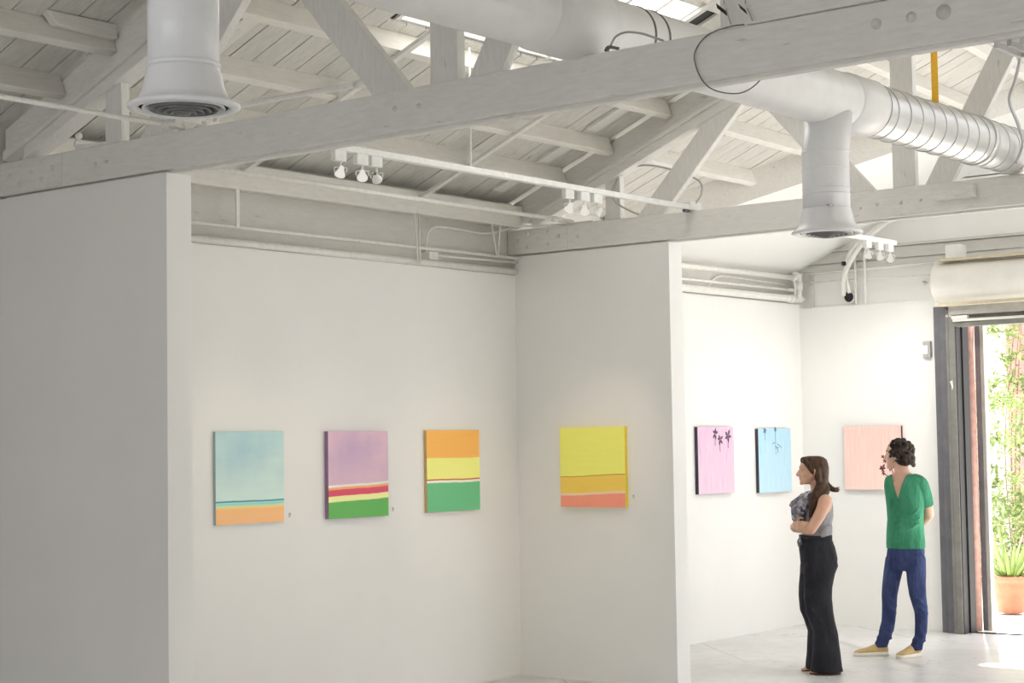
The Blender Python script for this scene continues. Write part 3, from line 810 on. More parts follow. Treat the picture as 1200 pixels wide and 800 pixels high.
# ------------------------------------------------------------------ paintings
def canvas_mat(name, stops, wob=.02, horiz='X', streak=0, edge_noise=14, tint=None, cloud=None, tilt=0):
    """bands from bottom (0) to top (1); small wobble like brushed edges"""
    nt = NT(name)
    tc = nt.n('ShaderNodeTexCoord'); sp = nt.n('ShaderNodeSeparateXYZ'); nt.l(tc.outputs['Generated'], sp.inputs[0])
    u, v = sp.outputs[horiz], sp.outputs['Z']
    cb = nt.n('ShaderNodeCombineXYZ'); nt.l(u, cb.inputs[0])
    nz = noise(nt, cb.outputs[0], 2.2, 5, .55)
    m = nt.n('ShaderNodeMath', operation='MULTIPLY_ADD'); m.inputs[1].default_value = wob * 2; nt.l(nz, m.inputs[0])
    s = nt.n('ShaderNodeMath', operation='SUBTRACT'); s.inputs[1].default_value = wob
    tl = nt.n('ShaderNodeMath', operation='MULTIPLY_ADD'); tl.inputs[1].default_value = -tilt; nt.l(u, tl.inputs[0]); nt.l(v, tl.inputs[2]); nt.l(tl.outputs[0], s.inputs[0])
    nt.l(s.outputs[0], m.inputs[2])
    r = nt.n('ShaderNodeValToRGB'); r.color_ramp.interpolation = 'LINEAR'
    cr = r.color_ramp
    while len(cr.elements) > 1: cr.elements.remove(cr.elements[0])
    cr.elements[0].position = stops[0][0]; cr.elements[0].color = (*stops[0][1], 1)
    for p, c in stops[1:]:
        e = cr.elements.new(p); e.color = (*c, 1)
    nt.l(m.outputs[0], r.inputs[0])
    vec = coords(nt, 'Generated', (14, 14, 1.1) if streak else (1.2, 1.2, 9))
    st = noise(nt, vec, 2.2, 5, .6, .3, .72)
    amt = nt.n('ShaderNodeMath', operation='MULTIPLY'); amt.inputs[1].default_value = streak or .22
    nt.l(st, amt.inputs[0])
    c = mix(nt, amt.outputs[0], r.outputs[0], tint or (.9, .85, .7), 'MIX' if tint else 'MULTIPLY')
    if cloud:
        cv = noise(nt, coords(nt, 'Generated'), 1.6, 3, .5, .35, .7)
        up = nt.n('ShaderNodeMapRange'); up.inputs[1].default_value = .3; up.inputs[2].default_value = .7; nt.l(v, up.inputs[0])
        mm = nt.n('ShaderNodeMath', operation='MULTIPLY'); nt.l(cv, mm.inputs[0]); nt.l(up.outputs[0], mm.inputs[1])
        c = mix(nt, mm.outputs[0], c, cloud)
    w = nt.n('ShaderNodeTexWave') if False else noise(nt, coords(nt, 'Generated', (1, 1, 1)), 160, 2, .5)
    pbsdf(nt, c, .6, 0, w, .12, .002, .3)
    return nt.m


def srgb(*c):
    return tuple(((x / 255) / 12.92 if x <= 10 else (((x / 255) + .055) / 1.055) ** 2.4) for x in c)


def lit(*c):
    c = srgb(*c); g = sum(c) / 3
    return tuple(min(.95, (x * .86 + g * .14) * 1.36) for x in c)


def pale(*c):
    return tuple(x * .85 + .15 * .9 for x in srgb(*c))


def bands(*bs):
    """(top_position, colour) list from the bottom -> sharp edged stops"""
    out = [(0, bs[0][1])]
    for (p, c), (_, c2) in zip(bs[:-1], bs[1:]):
        out += [(p - .003, c), (p + .003, c2)]
    return out


A_blue = canvas_mat('teal seascape paint', [(0, lit(226, 168, 110)), (.155, lit(228, 168, 104)), (.185, lit(238, 190, 110)), (.195, lit(160, 208, 178)), (.215, lit(120, 196, 190)), (.232, lit(150, 205, 200)), (.238, lit(52, 128, 140)), (.248, lit(60, 135, 150)), (.256, lit(186, 212, 206)), (.6, lit(182, 208, 204)), (1, lit(160, 194, 198))], .012, cloud=lit(140, 178, 190))
A_purple = canvas_mat('mauve field paint', bands((.185, lit(84, 164, 76)), (.25, lit(236, 234, 140)), (.325, lit(196, 54, 86)), (.352, lit(236, 150, 60)), (.378, lit(252, 244, 226)), (1, lit(200, 166, 184))), .018, cloud=lit(168, 140, 178), tilt=.03)
A_orange = canvas_mat('amber field paint', bands((.355, lit(88, 172, 120)), (.385, lit(226, 214, 200)), (.40, lit(180, 52, 26)), (.66, lit(250, 222, 110)), (1, lit(228, 162, 60))), .018)
A_yellow = canvas_mat('yellow field paint', bands((.175, lit(230, 132, 106)), (.205, lit(240, 190, 160)), (.408, lit(222, 186, 56)), (.416, lit(170, 70, 30)), (1, lit(250, 228, 84))), .022, horiz='Y', tilt=-.035)
A_pink = canvas_mat('lilac streaked paint', [(0, pale(214, 176, 204)), (1, pale(200, 146, 190))], .01, streak=.75, tint=pale(232, 208, 224))
A_sky = canvas_mat('pale blue streaked paint', [(0, pale(168, 212, 234)), (1, pale(128, 186, 216))], .01, streak=.7, tint=pale(190, 226, 240))
A_salm = canvas_mat('salmon streaked paint', [(0, pale(240, 200, 188)), (1, pale(226, 168, 156))], .01, horiz='Y', streak=.7, tint=pale(246, 218, 206))
M_shadeE = simple('canvas edge with shade painted in', (.035, .028, .05), .7)  # edge colour holds the shade of the side turned from the light
M_cream = simple('ochre canvas edge', (.55, .38, .16), .7)
M_olive = simple('yellow canvas edge', (.80, .62, .05), .7)
M_tealE = simple('teal canvas edge', (.36, .48, .48), .7)
M_mauE = simple('mauve canvas edge', (.27, .17, .30), .7)
M_motif = simple('dark plum paint', (.10, .06, .10), .7)
M_motifb = simple('blue ink paint', (.08, .13, .24), .7)
M_motifr = simple('dark red paint', (.13, .015, .02), .7)


def painting(label, wall, u0, z0, face, edge, sz=.602, th=.034):
    if wall == 'side':
        y = YB - th - .002; c = (u0 + sz / 2, YB - th / 2, z0)
    elif wall == 'part':
        c = (X2 - th / 2, u0 + sz / 2, z0)
    else:
        c = (XE - th / 2, u0 + sz / 2, z0)
    t = thing('painting', c, label, 'painting')
    if wall == 'side':
        MB().box((u0, YB - th, z0), (u0 + sz, YB - th - .003, z0 + sz)).build('canvas_face', face, t)
        MB().box((u0, YB - th, z0), (u0 + sz, YB - .001, z0 + sz)).build('canvas_edge', edge, t)
    else:
        xw = X2 if wall == 'part' else XE
        MB().box((xw - th - .003, u0, z0), (xw - th, u0 + sz, z0 + sz)).build('canvas_face', face, t)
        MB().box((xw - th, u0, z0), (xw - .001, u0 + sz, z0 + sz)).build('canvas_edge', edge, t)
    return t


painting('pale teal square painting with an orange strip below, leftmost on the long wall', 'side', 7.71, 1.303, A_blue, M_tealE, th=.02)
painting('mauve square painting with crimson, yellow and green bands, second on the long wall', 'side', 8.722, 1.30, A_purple, M_mauE)
painting('amber and green square painting nearest the inside corner of the long wall', 'side', 9.752, 1.302, A_orange, M_cream, th=.026)
painting('bright yellow square painting with a salmon band on the short partition', 'part', 7.597, 1.309, A_yellow, M_olive)
pk = painting('lilac streaked painting with three dark flowers behind the partition', 'side', 13.40, 1.316, A_pink, M_shadeE)
sk = painting('pale blue streaked painting left of the woman in the far bay', 'side', 14.447, 1.296, A_sky, M_shadeE)
sa = painting('salmon pink streaked painting on the end wall behind the man', 'end', 7.572, 1.304, A_salm, M_motifr)


def motif(m, kind, c, s, ang=0, plane='side', off=0):
    """small flat brushed shapes, standing 1 mm off the canvas"""
    if kind == 'flower':
        polys = []
        for k in range(5):
            a = ang + k * 2 * PI / 5 + random.uniform(-.2, .2)
            l = s * random.uniform(.75, 1.15)
            w = s * .26
            dx, dz = math.cos(a), math.sin(a)
            polys.append([(0, 0), (dx * l * .5 - dz * w, dz * l * .5 + dx * w), (dx * l, dz * l), (dx * l * .5 + dz * w, dz * l * .5 - dx * w)])
    elif kind == 'stem':
        a, b, w = s
        dx, dz = b[0] - a[0], b[1] - a[1]; L = math.hypot(dx, dz); nx, nz = -dz / L * w, dx / L * w
        polys = [[(a[0] - nx, a[1] - nz), (b[0] - nx, b[1] - nz), (b[0] + nx, b[1] + nz), (a[0] + nx, a[1] + nz)]]
    for P in polys:
        if plane == 'side':
            q = [(c[0] + x, YB - .0385, c[1] + z) for x, z in P]; v = (0, .0015, 0)
        else:
            q = [(XE - .0385, c[0] - x, c[1] + z) for x, z in P]; v = (.0015, 0, 0)
        m.prism(q, v)


m = MB()
for (uu, vv, s) in ((.475, .90, .055), (.61, .81, .055), (.84, .86, .065)):
    c = (13.40 + uu * .602, 1.316 + vv * .602)
    m = MB()
    motif(m, 'flower', c, s, 1.2 + uu * 3)
    motif(m, 'stem', c, ((0, -.03), (.0, -.11), .003))
    m.build('flower_motif', M_motif, pk)
for (uu, vv, s) in ((.2, .97, .035), (.52, .985, .028)):
    c = (14.447 + uu * .602, 1.296 + vv * .602)
    m = MB()
    motif(m, 'flower', c, s, 2.5)
    motif(m, 'stem', c, ((0, 0), (.0, -.09 if uu < .4 else -.2), .002))
    m.build('flower_motif', M_motifb, sk)
m = MB()
for (p, q) in (((.50, .72), (.62, .69)), ((.58, .76), (.70, .70)), ((.56, .70), (.60, .62)), ((.42, .76), (.50, .78)), ((.52, .63), (.53, .60))):
    motif(m, 'stem', (14.447, 1.296), ((p[0] * .602, p[1] * .602), (q[0] * .602, q[1] * .602), .003))
m.build('twig_motif', M_motifb, sk)
m = MB()
B = lambda u, v: ((u - .0) * .602, v * .602)
c0 = (8.174, 1.304)
for (uu, vv, s) in ((.68, .52, .022), (.71, .45, .022), (.67, .34, .042), (.68, .26, .024), (.73, .15, .018), (.83, .36, .03), (.80, .31, .016)):
    p = B(uu, vv); motif(m, 'flower', (c0[0] - p[0], c0[1] + p[1]), s, uu * 9, 'end')
for (p, q) in (((.68, .52), (.77, .44)), ((.71, .45), (.77, .44)), ((.77, .44), (.84, .30)), ((.67, .34), (.70, .27)), ((.68, .26), (.80, .19)), ((.80, .42), (.83, .36)), ((.84, .30), (.86, .1))):
    motif(m, 'stem', c0, (B(*p), B(*q), .004), 0, 'end')
m.build('berry_branch_motif', M_motifr, sa)

for (p, lab, pl) in (((8.385, 1.343), 'tiny clear caption tab right of the teal painting', 's'), ((9.408, 1.34), 'tiny clear caption tab right of the mauve painting', 's'), ((7.545, 1.39), 'tiny clear caption tab right of the yellow painting', 'p')):
    if pl == 's':
        t = thing('caption_tab', (p[0], YB, p[1]), lab, 'caption')
        MB().box((p[0] - .008, YB - .006, p[1] - .014), (p[0] + .008, YB, p[1] + .014)).build('tab', M_tag, t, bevel=.002)
        MB().box((p[0] - .004, YB - .008, p[1] + .004), (p[0] + .004, YB - .006, p[1] + .012)).build('clip', M_wire, t)
    else:
        t = thing('caption_tab', (X2, p[0], p[1]), lab, 'caption')
        MB().box((X2 - .006, p[0] - .008, p[1] - .014), (X2, p[0] + .008, p[1] + .014)).build('tab', M_tag, t, bevel=.002)
        MB().box((X2 - .008, p[0] - .004, p[1] + .004), (X2 - .006, p[0] + .004, p[1] + .012)).build('clip', M_wire, t)

# ------------------------------------------------------------------ outside the door
struct(MB().box((XE + .12, -6, -.14), (34, 22, -.02)), 'ground', M_ground)
struct(MB().box((XE + .0, DO0, -.1), (XE + .35, DO1 - .25, .0)), 'trim_4', M_ground)
t = thing('rain_pipe', (XE + .2, 6.93, 0), 'rusty red upright pipe just outside the doorway', 'pipe')
MB().tube([(XE + .22, 6.985, -.02), (XE + .22, 6.985, 2.95)], .052, 20).build('tube', M_rust, t)
t = thing('door_post', (XE + .3, 6.85, 0), 'slim dark and pale grey steel post outside beside the red pipe', 'post')
MB().box((XE + .26, 6.895, -.02), (XE + .34, 6.945, 2.95)).build('post', M_steel2, t, bevel=.004)
MB().box((XE + .26, 6.855, -.02), (XE + .34, 6.893, 2.95)).build('cover_strip', M_steell, t, bevel=.004)
struct(MB().box((23.0, 4.0, -.02), (23.2, 9.78, 4.6)), 'wall_outside_rose', M_rose)
struct(MB().box((26.0, 9.0, -.02), (26.2, 20, 4.6)), 'wall_outside_pale', M_pale)


def leaf(m, c, d, l, w, up=V3((0, 0, 1))):
    d = d.normalized(); s = d.cross(up)
    s = s.normalized() if s.length > 1e-4 else V3((1, 0, 0))
    n = s.cross(d)
    m.add([c, c + d * l * .45 + s * w / 2 + n * .1 * l, c + d * l, c + d * l * .45 - s * w / 2 + n * .1 * l, c + d * l * .45 - n * .05 * l], [(0, 1, 4), (1, 2, 4), (4, 2, 3), (0, 4, 3)])


def rnd_dir(): return V3((random.gauss(0, 1), random.gauss(0, 1), random.gauss(0, .7))).normalized()


def shrub(loc, rx, ry, z0, z1, n, ls, label, name='garden_shrub'):
    t = thing(name, (loc[0], loc[1], 0), label, 'shrub')
    st = MB()
    for k in range(4):
        a = random.uniform(0, 2 * PI); q = V3((loc[0] + math.cos(a) * rx * .6, loc[1] + math.sin(a) * ry * .6, random.uniform(z0 + (z1 - z0) * .5, z1 * .95)))
        p = V3((loc[0] + random.uniform(-.1, .1), loc[1] + random.uniform(-.1, .1), -.02))
        st.tube(bez([p, p.lerp(q, .5) + V3((random.uniform(-.1, .1), random.uniform(-.1, .1), .1)), q], 4), [.012 - .008 * i / 8 for i in range(9)], 6)
    st.build('stem', M_stem, t)
    fm = MB()
    cl = [V3((loc[0] + random.uniform(-1, 1) * rx, loc[1] + random.uniform(-1, 1) * ry, random.uniform(z0, z1))) for _ in range(max(8, n // 30))]
    for i in range(n):
        c = random.choice(cl) + rnd_dir() * random.uniform(0, .22)
        leaf(fm, c, rnd_dir() + V3((0, 0, .3)), ls * random.uniform(.6, 1.2), ls * .45)
    fm.build('foliage', M_leaf, t)


shrub((20.6, 9.3), .7, 1.0, .12, 2.3, 4200, .11, 'sunlit green shrub outside the doorway behind the flower pot')
shrub((22.4, 9.45), .18, .45, 1.9, 3.9, 520, .13, 'green vine climbing the rose wall outside the doorway', 'climbing_vine')


def pot(c, r, h, label, aloe=True):
    t = thing('flower_pot', c, label, 'flower pot')
    c = V3(c)
    MB().lathe([(0, .0), (r * .72, 0), (r * .74, .01), (r * .95, h * .80), (r * 1.04, h * .80), (r * 1.06, h * .98), (r * 1.02, h), (r * .92, h), (r * .88, h * .88), (0, h * .86)], c, (0, 0, 1), 32).build('pot', M_terra, t)
    lv = MB()
    for k in range(30):
        a = k * 2.4; tilt = .25 + .9 * (k / 30)
        d = V3((math.cos(a) * math.sin(tilt), math.sin(a) * math.sin(tilt), math.cos(tilt)))
        l = random.uniform(.25, .42) * (r / .13)
        p = c + V3((math.cos(a) * r * .3, math.sin(a) * r * .3, h * .86))
        pts = [p + d * l * s + V3((0, 0, .12 * l * math.sin(s * 2) * (1 if k % 2 else -.3))) for s in (0, .25, .5, .75, 1)]
        lv.tube(pts, [.018, .02, .016, .010, .001], 6, flat=.4)
    lv.build('aloe_leaves', M_leaf2, t)


pot((17.34, 7.40, 0.0), .185, .37, 'terracotta pot with pointed aloe leaves just outside the doorway')
pot((17.60, 6.90, 0.0), .16, .26, 'second terracotta pot cut off at the right edge of the doorway')
t = thing('garden_brick', (16.0, 7.0, 0), 'small weathered brick standing on the threshold by the red pipe', 'brick')
MB().box((16.05, 7.02, -.02), (16.13, 7.10, .085)).build('brick', M_plinth, t, bevel=.008)

# ------------------------------------------------------------------ people
RH = V3((.6247, -.7809, 0)); HH = V3((.7809, .6247, 0))   # to the right of / away from the viewer's line
M_skinw = simple('warm skin', (.52, .30, .205), .5, 0, .08, 10)
M_skinm = simple('fair skin', (.56, .34, .25), .5, 0, .08, 10)


def hair_mat(name, col, col2):
    nt = NT(name); vec = coords(nt, 'Object', (6, 6, 1.2))
    a = noise(nt, vec, 9, 5, .6, .3, .7)
    pbsdf(nt, mix(nt, a, col, col2), .5, 0, a, .5, .01, .25)
    return nt.m


def cloth_mat(name, col, col2, fold=5, bstr=.6):
    nt = NT(name)
    vec = coords(nt, 'Object', (1, 1, .45))
    a = noise(nt, vec, fold, 4, .55, .3, .7)
    pbsdf(nt, mix(nt, a, col, col2), .85, 0, a, bstr, .03, .2)
    return nt.m


M_hairw = hair_mat('brown hair', (.022, .011, .006), (.095, .046, .022))
M_hairm = hair_mat('dark curly hair', (.008, .005, .004), (.040, .023, .014))
M_tank = cloth_mat('grey jersey', (.21, .21, .225), (.31, .31, .33), 9)
M_trou = cloth_mat('black cotton', (.012, .012, .016), (.028, .028, .034), 7)
M_tee = cloth_mat('green jersey', (.028, .17, .092), (.065, .29, .17), 8, .8)
M_jean = cloth_mat('indigo denim', (.018, .028, .085), (.05, .07, .17), 9, .8)
M_canv = simple('tan canvas shoe', (.50, .36, .16), .8, 0, .15, 40)
M_rubber = simple('off white rubber sole', (.74, .70, .60), .6, 0, .06, 30)
M_sandal = simple('brown leather sandal', (.10, .05, .03), .6)
M_eye = simple('dark eye', (.02, .015, .012), .3)
M_lip = simple('lip', (.42, .16, .13), .5)
M_lace = simple('white lace', (.85, .83, .78), .8)


def scarf_mat():
    nt = NT('patterned grey scarf'); vec = coords(nt, 'Object', (1, 1, 1))
    v = noise(nt, vec, 34, 2, .5, .44, .56)
    w = noise(nt, vec, 12, 3, .5, .35, .65)
    c = mix(nt, v, (.05, .05, .085), (.50, .50, .54))
    c = mix(nt, w, c, (.16, .15, .18))
    pbsdf(nt, c, .9, 0, w, .5, .01, .2)
    return nt.m


M_scarf = scarf_mat()


class Fig:
    def __init__(self, root): self.P = V3(root)

    def w(self, p): return self.P + RH * p[0] + HH * p[1] + V3((0, 0, p[2]))

    def d(self, v): return RH * v[0] + HH * v[1] + V3((0, 0, v[2]))

    def ring(self, c, U, W, ru, rw, n=28, pw=2.0):
        """ellipse in the plane of local directions U, W; pw>2 squarer"""
        out = []
        for k in range(n):
            a = 2 * PI * k / n
            ca, sa = math.cos(a), math.sin(a)
            x = math.copysign(abs(ca) ** (2 / pw), ca) * ru; y = math.copysign(abs(sa) ** (2 / pw), sa) * rw
            out.append(self.w(V3(c) + V3(U) * x + V3(W) * y))
        return out

    def tube(self, m, pts, r, seg=14, n=5, flat=1.0, ends=True):
        P = bez(pts, n) if len(pts) > 2 else [V3(p) for p in pts]
        rs = []
        r = list(r)
        for i in range(len(P)):
            x = i * (len(r) - 1) / (len(P) - 1); k = min(int(x), len(r) - 2); rs.append(r[k] + (r[k + 1] - r[k]) * (x - k))
        m.tube([self.w(p) for p in P], rs, seg, flat=flat)
        if ends:
            m.ball(self.w(P[0]), rs[0] * .98, 12, 8); m.ball(self.w(P[-1]), rs[-1] * .98, 12, 8)

    def hand(self, m, wrist, fwd, palmn, curl, side, s=1.0):
        """palm, thumb and four fingers; fwd along the hand, palmn out of the palm, side=+1/-1 thumb side"""
        fwd = V3(fwd).normalized(); nrm = V3(palmn); nrm = (nrm - fwd * nrm.dot(fwd)).normalized(); sd = fwd.cross(nrm) * side
        wrist = V3(wrist)
        for k in range(4):
            o = sd * (.028 - .0187 * k) * s
            b0 = wrist + o * .55; b1 = wrist + fwd * (.088 - .004 * abs(k - 1.2)) * s + o
            self.tube(m, [b0, (b0 + b1) / 2, b1], [.013 * s, .0125 * s, .0105 * s], 10, 3)
            L = (.074, .083, .077, .060)[k] * s
            p = b1; dcur = fwd.copy(); pts = [p]
            for j, fr in enumerate((.45, .32, .23)):
                dcur = (Quaternion(fwd.cross(nrm).normalized(), curl * (.55, .8, .6)[j]) @ dcur)
                p = p + dcur * L * fr; pts.append(p)
            self.tube(m, pts, [.0098 * s, .009 * s, .0075 * s], 9, 3)
        tb = wrist + fwd * .022 * s + sd * .030 * s
        td = (fwd * .6 + sd * .75 + nrm * .35).normalized()
        self.tube(m, [tb - sd * .012 * s, tb + td * .038 * s, tb + (td * .6 + fwd * .6 + nrm * .3).normalized() * .072 * s], [.014 * s, .0115 * s, .0085 * s], 9, 4)

    def head(self, m, c, F, s=1.0):
        """skull, jaw, nose, chin, ears; c = centre at eye level, F = facing direction (local, horizontal)"""
        F = V3(F).normalized(); S = V3((-F.y, F.x, 0)); c = V3(c)
        sec = [(.108, -.010, .020, .022), (.100, -.006, .055, .046), (.078, -.002, .084, .064), (.045, -.001, .097, .073), (.015, 0, .099, .075), (-.012, .004, .093, .072), (-.035, .012, .084, .068), (-.058, .024, .073, .060), (-.078, .038, .060, .050), (-.094, .052, .044, .040), (-.106, .062, .026, .027)]
        m.loft([self.ring(c + F * o * s + V3((0, 0, z * s)), F, S, a * s, b * s, 24, 2.2) for z, o, a, b in sec])
        q = lambda f, u, z: c + F * f * s + S * u * s + V3((0, 0, z * s))
        self.tube(m, [q(.090, 0, .012), q(.106, 0, -.012), q(.118, 0, -.032)], [.010 * s, .012 * s, .0135 * s], 10, 3)
        m.ball(self.w(q(.098, .012, -.036)), .010 * s); m.ball(self.w(q(.098, -.012, -.036)), .010 * s)
        m.ball(self.w(q(.089, 0, .026)), (.018 * s, .018 * s, .010 * s))
        for u in (-1, 1):
            self.tube(m, [q(.090, u * .014, .020), q(.085, u * .036, .024), q(.068, u * .056, .018)], [.009 * s, .010 * s, .008 * s], 8, 3)
            m.ball(self.w(q(.062, u * .045, -.025)), .024 * s)
            m.ball(self.w(q(-.005, u * .077, -.012)), (.016 * s, .016 * s, .030 * s))
        m.ball(self.w(q(.089, 0, -.056)), (.017 * s, .017 * s, .008 * s))
        m.ball(self.w(q(.087, 0, -.069)), (.017 * s, .017 * s, .008 * s))
        m.ball(self.w(q(.086, 0, -.096)), .017 * s)
        return q


# ---- the woman: profile to the left, arms folded
fw = Fig((12.192, 6.749, 0.0))
t = thing('person', fw.P, 'woman standing sideways with folded arms, grey sleeveless top, scarf and wide black trousers', 'person')
A, Bv = (1, 0, 0), (0, 1, 0)
b = MB()
q = fw.head(b, (-.030, .0, 1.552), (-1, .04, 0), 1.0)
fw.tube(b, [(-.012, 0, 1.49), (.0, 0, 1.43), (.018, 0, 1.35)], [.052, .050, .062], 16, 4)
tors = [(1.385, .015, .035, .055), (1.365, .018, .062, .135), (1.33, .018, .084, .165), (1.27, .008, .104, .160), (1.20, -.002, .112, .148), (1.12, -.006, .098, .134), (1.05, -.010, .105, .142), (.97, -.008, .122, .165), (.86, .0, .120, .160)]
b.loft([fw.ring((c, 0, z), A, Bv, ra, rb, 28, 2.3) for z, c, ra, rb in tors])
fw.tube(b, [(.035, -.165, 1.325), (-.02, -.200, 1.215), (-.095, -.215, 1.105)], [.050, .046, .040], 16, 5)
fw.tube(b, [(-.095, -.215, 1.105), (-.150, -.10, 1.115), (-.165, .03, 1.15)], [.040, .036, .025], 14, 5)
fw.tube(b, [(.035, .165, 1.325), (-.01, .205, 1.21), (-.085, .215, 1.095)], [.050, .045, .040], 16, 5)
fw.tube(b, [(-.085, .215, 1.095), (-.165, .09, 1.11), (-.178, -.07, 1.135)], [.040, .036, .026], 14, 5)
fw.hand(b, (-.178, -.085, 1.137), (.10, -1, .02), (1, .25, -.05), 1.0, 1, .95)
fw.hand(b, (-.165, .04, 1.155), (.25, 1, .10), (1, -.2, 0), .5, -1, .95)
for bb, aa in ((-.075, .03), (.11, .0)):
    fw.tube(b, [(-.005, bb, .88), (-.03, bb, .50), (aa + .055, bb, .20), (aa + .065, bb, .08)], [.080, .055, .044, .040], 12, 5)
    fw.tube(b, [(aa + .085, bb, .035), (aa + .0, bb, .036), (aa - .095, bb, .024)], [.030, .032, .022], 12, 4)
    for k in range(5):
        fw.tube(b, [(aa - .085, bb - .03 + k * .015, .022), (aa - .125 - (.012 if k in (1, 2) else 0), bb - .032 + k * .016, .016)], [.010, .008], 8, 2)
body = organic(b.build('body', M_skinw, t), .0065, 3)
tag(body, 'bare arms, face and feet')
m = MB()
for u in (-1, 1):
    m.ball(fw.w(q(.079, u * .033, .0)), (.010, .010, .006))
m.build('eye', M_eye, t)
m = MB(); m.ball(fw.w(q(.0915, 0, -.056)), (.016, .016, .0055)); m.ball(fw.w(q(.0895, 0, -.069)), (.016, .016, .0055)); m.build('lips', M_lip, t)
for u in (-1, 1):
    m = MB(); fw.tube(m, [q(.092, u * .016, .026), q(.088, u * .036, .031), q(.068, u * .058, .024)], [.003, .004, .002], 6, 3, ends=False)
    m.build('eyebrow', M_hairw, t)
# hair: smooth cap, tail at the nape, lock over the near shoulder
m = MB()
hs = [(1.664, -.022, .045, .03), (1.655, -.030, .085, .055), (1.635, -.022, .103, .073), (1.60, -.012, .104, .084), (1.57, .008, .088, .088), (1.54, .020, .075, .088), (1.51, .030, .062, .084), (1.48, .040, .050, .074), (1.455, .052, .040, .058), (1.435, .062, .028, .040)]
m.loft([fw.ring((c, 0, z), A, Bv, ra, rb, 28, 2.1) for z, c, ra, rb in hs])
fw.tube(m, [(.0, -.080, 1.56), (-.004, -.083, 1.50), (.01, -.078, 1.45)], [.022, .028, .02], 10, 4)
fw.tube(m, [(-.10, -.055, 1.625), (-.072, -.078, 1.585), (-.045, -.083, 1.54)], [.018, .020, .016], 10, 4)
fw.tube(m, [(.03, -.055, 1.46), (.005, -.085, 1.405), (-.035, -.115, 1.35), (-.065, -.14, 1.27), (-.082, -.14, 1.20)], [.040, .044, .040, .030, .010], 12, 5)
fw.tube(m, [(.05, -.05, 1.44), (.05, -.085, 1.39), (.0, -.13, 1.33), (-.035, -.15, 1.27)], [.030, .034, .028, .010], 12, 5)
fw.tube(m, [(.06, 0, 1.455), (.088, -.02, 1.425), (.115, -.03, 1.405)], [.030, .026, .020], 12, 4)
for k in range(9):
    fw.tube(m, [(.085, -.03, 1.415), (.130, -.035 + .01 * (k - 3), 1.392 + .010 * (k % 3)), (.160 + .014 * (k % 2), -.04 + .016 * (k - 3), 1.402 + .012 * ((k * 5) % 4 - 1))], [.017, .011, .003], 8, 4, ends=False)
organic(m.build('hair', M_hairw, t), .006, 2)
# grey sleeveless top
m = MB()
top = [(1.345, .016, .078, .118), (1.32, .016, .092, .140), (1.27, .006, .112, .150), (1.20, -.004, .121, .152), (1.12, -.008, .108, .143), (1.05, -.012, .110, .146), (1.00, -.016, .108, .148)]
m.loft([fw.ring((c, 0, z), A, Bv, ra, rb, 28, 2.3) for z, c, ra, rb in top])
for s in (-1, 1):
    fw.tube(m, [(-.055, s * .085, 1.31), (.005, s * .095, 1.372), (.075, s * .085, 1.33)], [.026, .022, .026], 10, 5)
for k in range(6):
    z = 1.055 + .012 * k
    fw.tube(m, [(-.10 + .02 * k, -.12, z - .03), (.02, -.155, z), (.09, -.105, z + .015)], [.006, .010, .006], 8, 4)
organic(m.build('tank_top', M_tank, t), .0065, 3)
# wide trousers
m = MB()
m.loft([fw.ring((c, .0, z), A, Bv, ra, rb, 30, 2.4) for z, c, ra, rb in [(1.055, -.020, .116, .152), (1.02, -.020, .122, .160), (.96, -.012, .136, .172), (.88, .0, .140, .178), (.82, .0, .136, .176), (.76, -.012, .122, .172)]])
leg = [(.93, .01, .09, .06), (.88, .005, .118, .076), (.82, .0, .132, .086), (.76, -.014, .120, .088), (.66, -.026, .109, .086), (.58, -.030, .108, .084), (.47, -.022, .108, .086), (.40, -.002, .098, .088), (.31, .022, .094, .092), (.24, .022, .100, .098), (.15, .024, .108, .104), (.06, .022, .118, .112), (.022, .024, .124, .114)]
m.loft([fw.ring((c, -.085, z), A, Bv, ra, rb, 26, 2.4) for z, c, ra, rb in leg])
m.loft([fw.ring((c - (.016 if z < .7 else .006), .100, z), A, Bv, ra * .93, rb, 26, 2.4) for z, c, ra, rb in leg])
for (za, zc, aa) in ((.52, .40, -.06), (.47, .33, -.02), (.40, .28, .03)):
    fw.tube(m, [(aa - .05, -.150, za), (aa + .0, -.168, (za + zc) / 2), (aa + .06, -.160, zc)], [.006, .014, .006], 8, 4)
tr = organic(m.build('trousers', M_trou, t), .008, 4)
m = MB(); m.loft([fw.ring((-.020, 0, z), A, Bv, .124, .160, 30, 2.4) for z in (1.022, 1.056)])
m.build('waistband', M_trou, tr)
m = MB(); fw.tube(m, [(-.142, -.05, 1.04), (-.158, -.06, 1.01), (-.160, -.062, .975)], [.012, .016, .008], 8, 4); fw.tube(m, [(-.142, -.05, 1.04), (-.15, -.075, 1.015), (-.146, -.085, .99)], [.010, .013, .007], 8, 4)
m.build('sash_end', M_scarf, t)
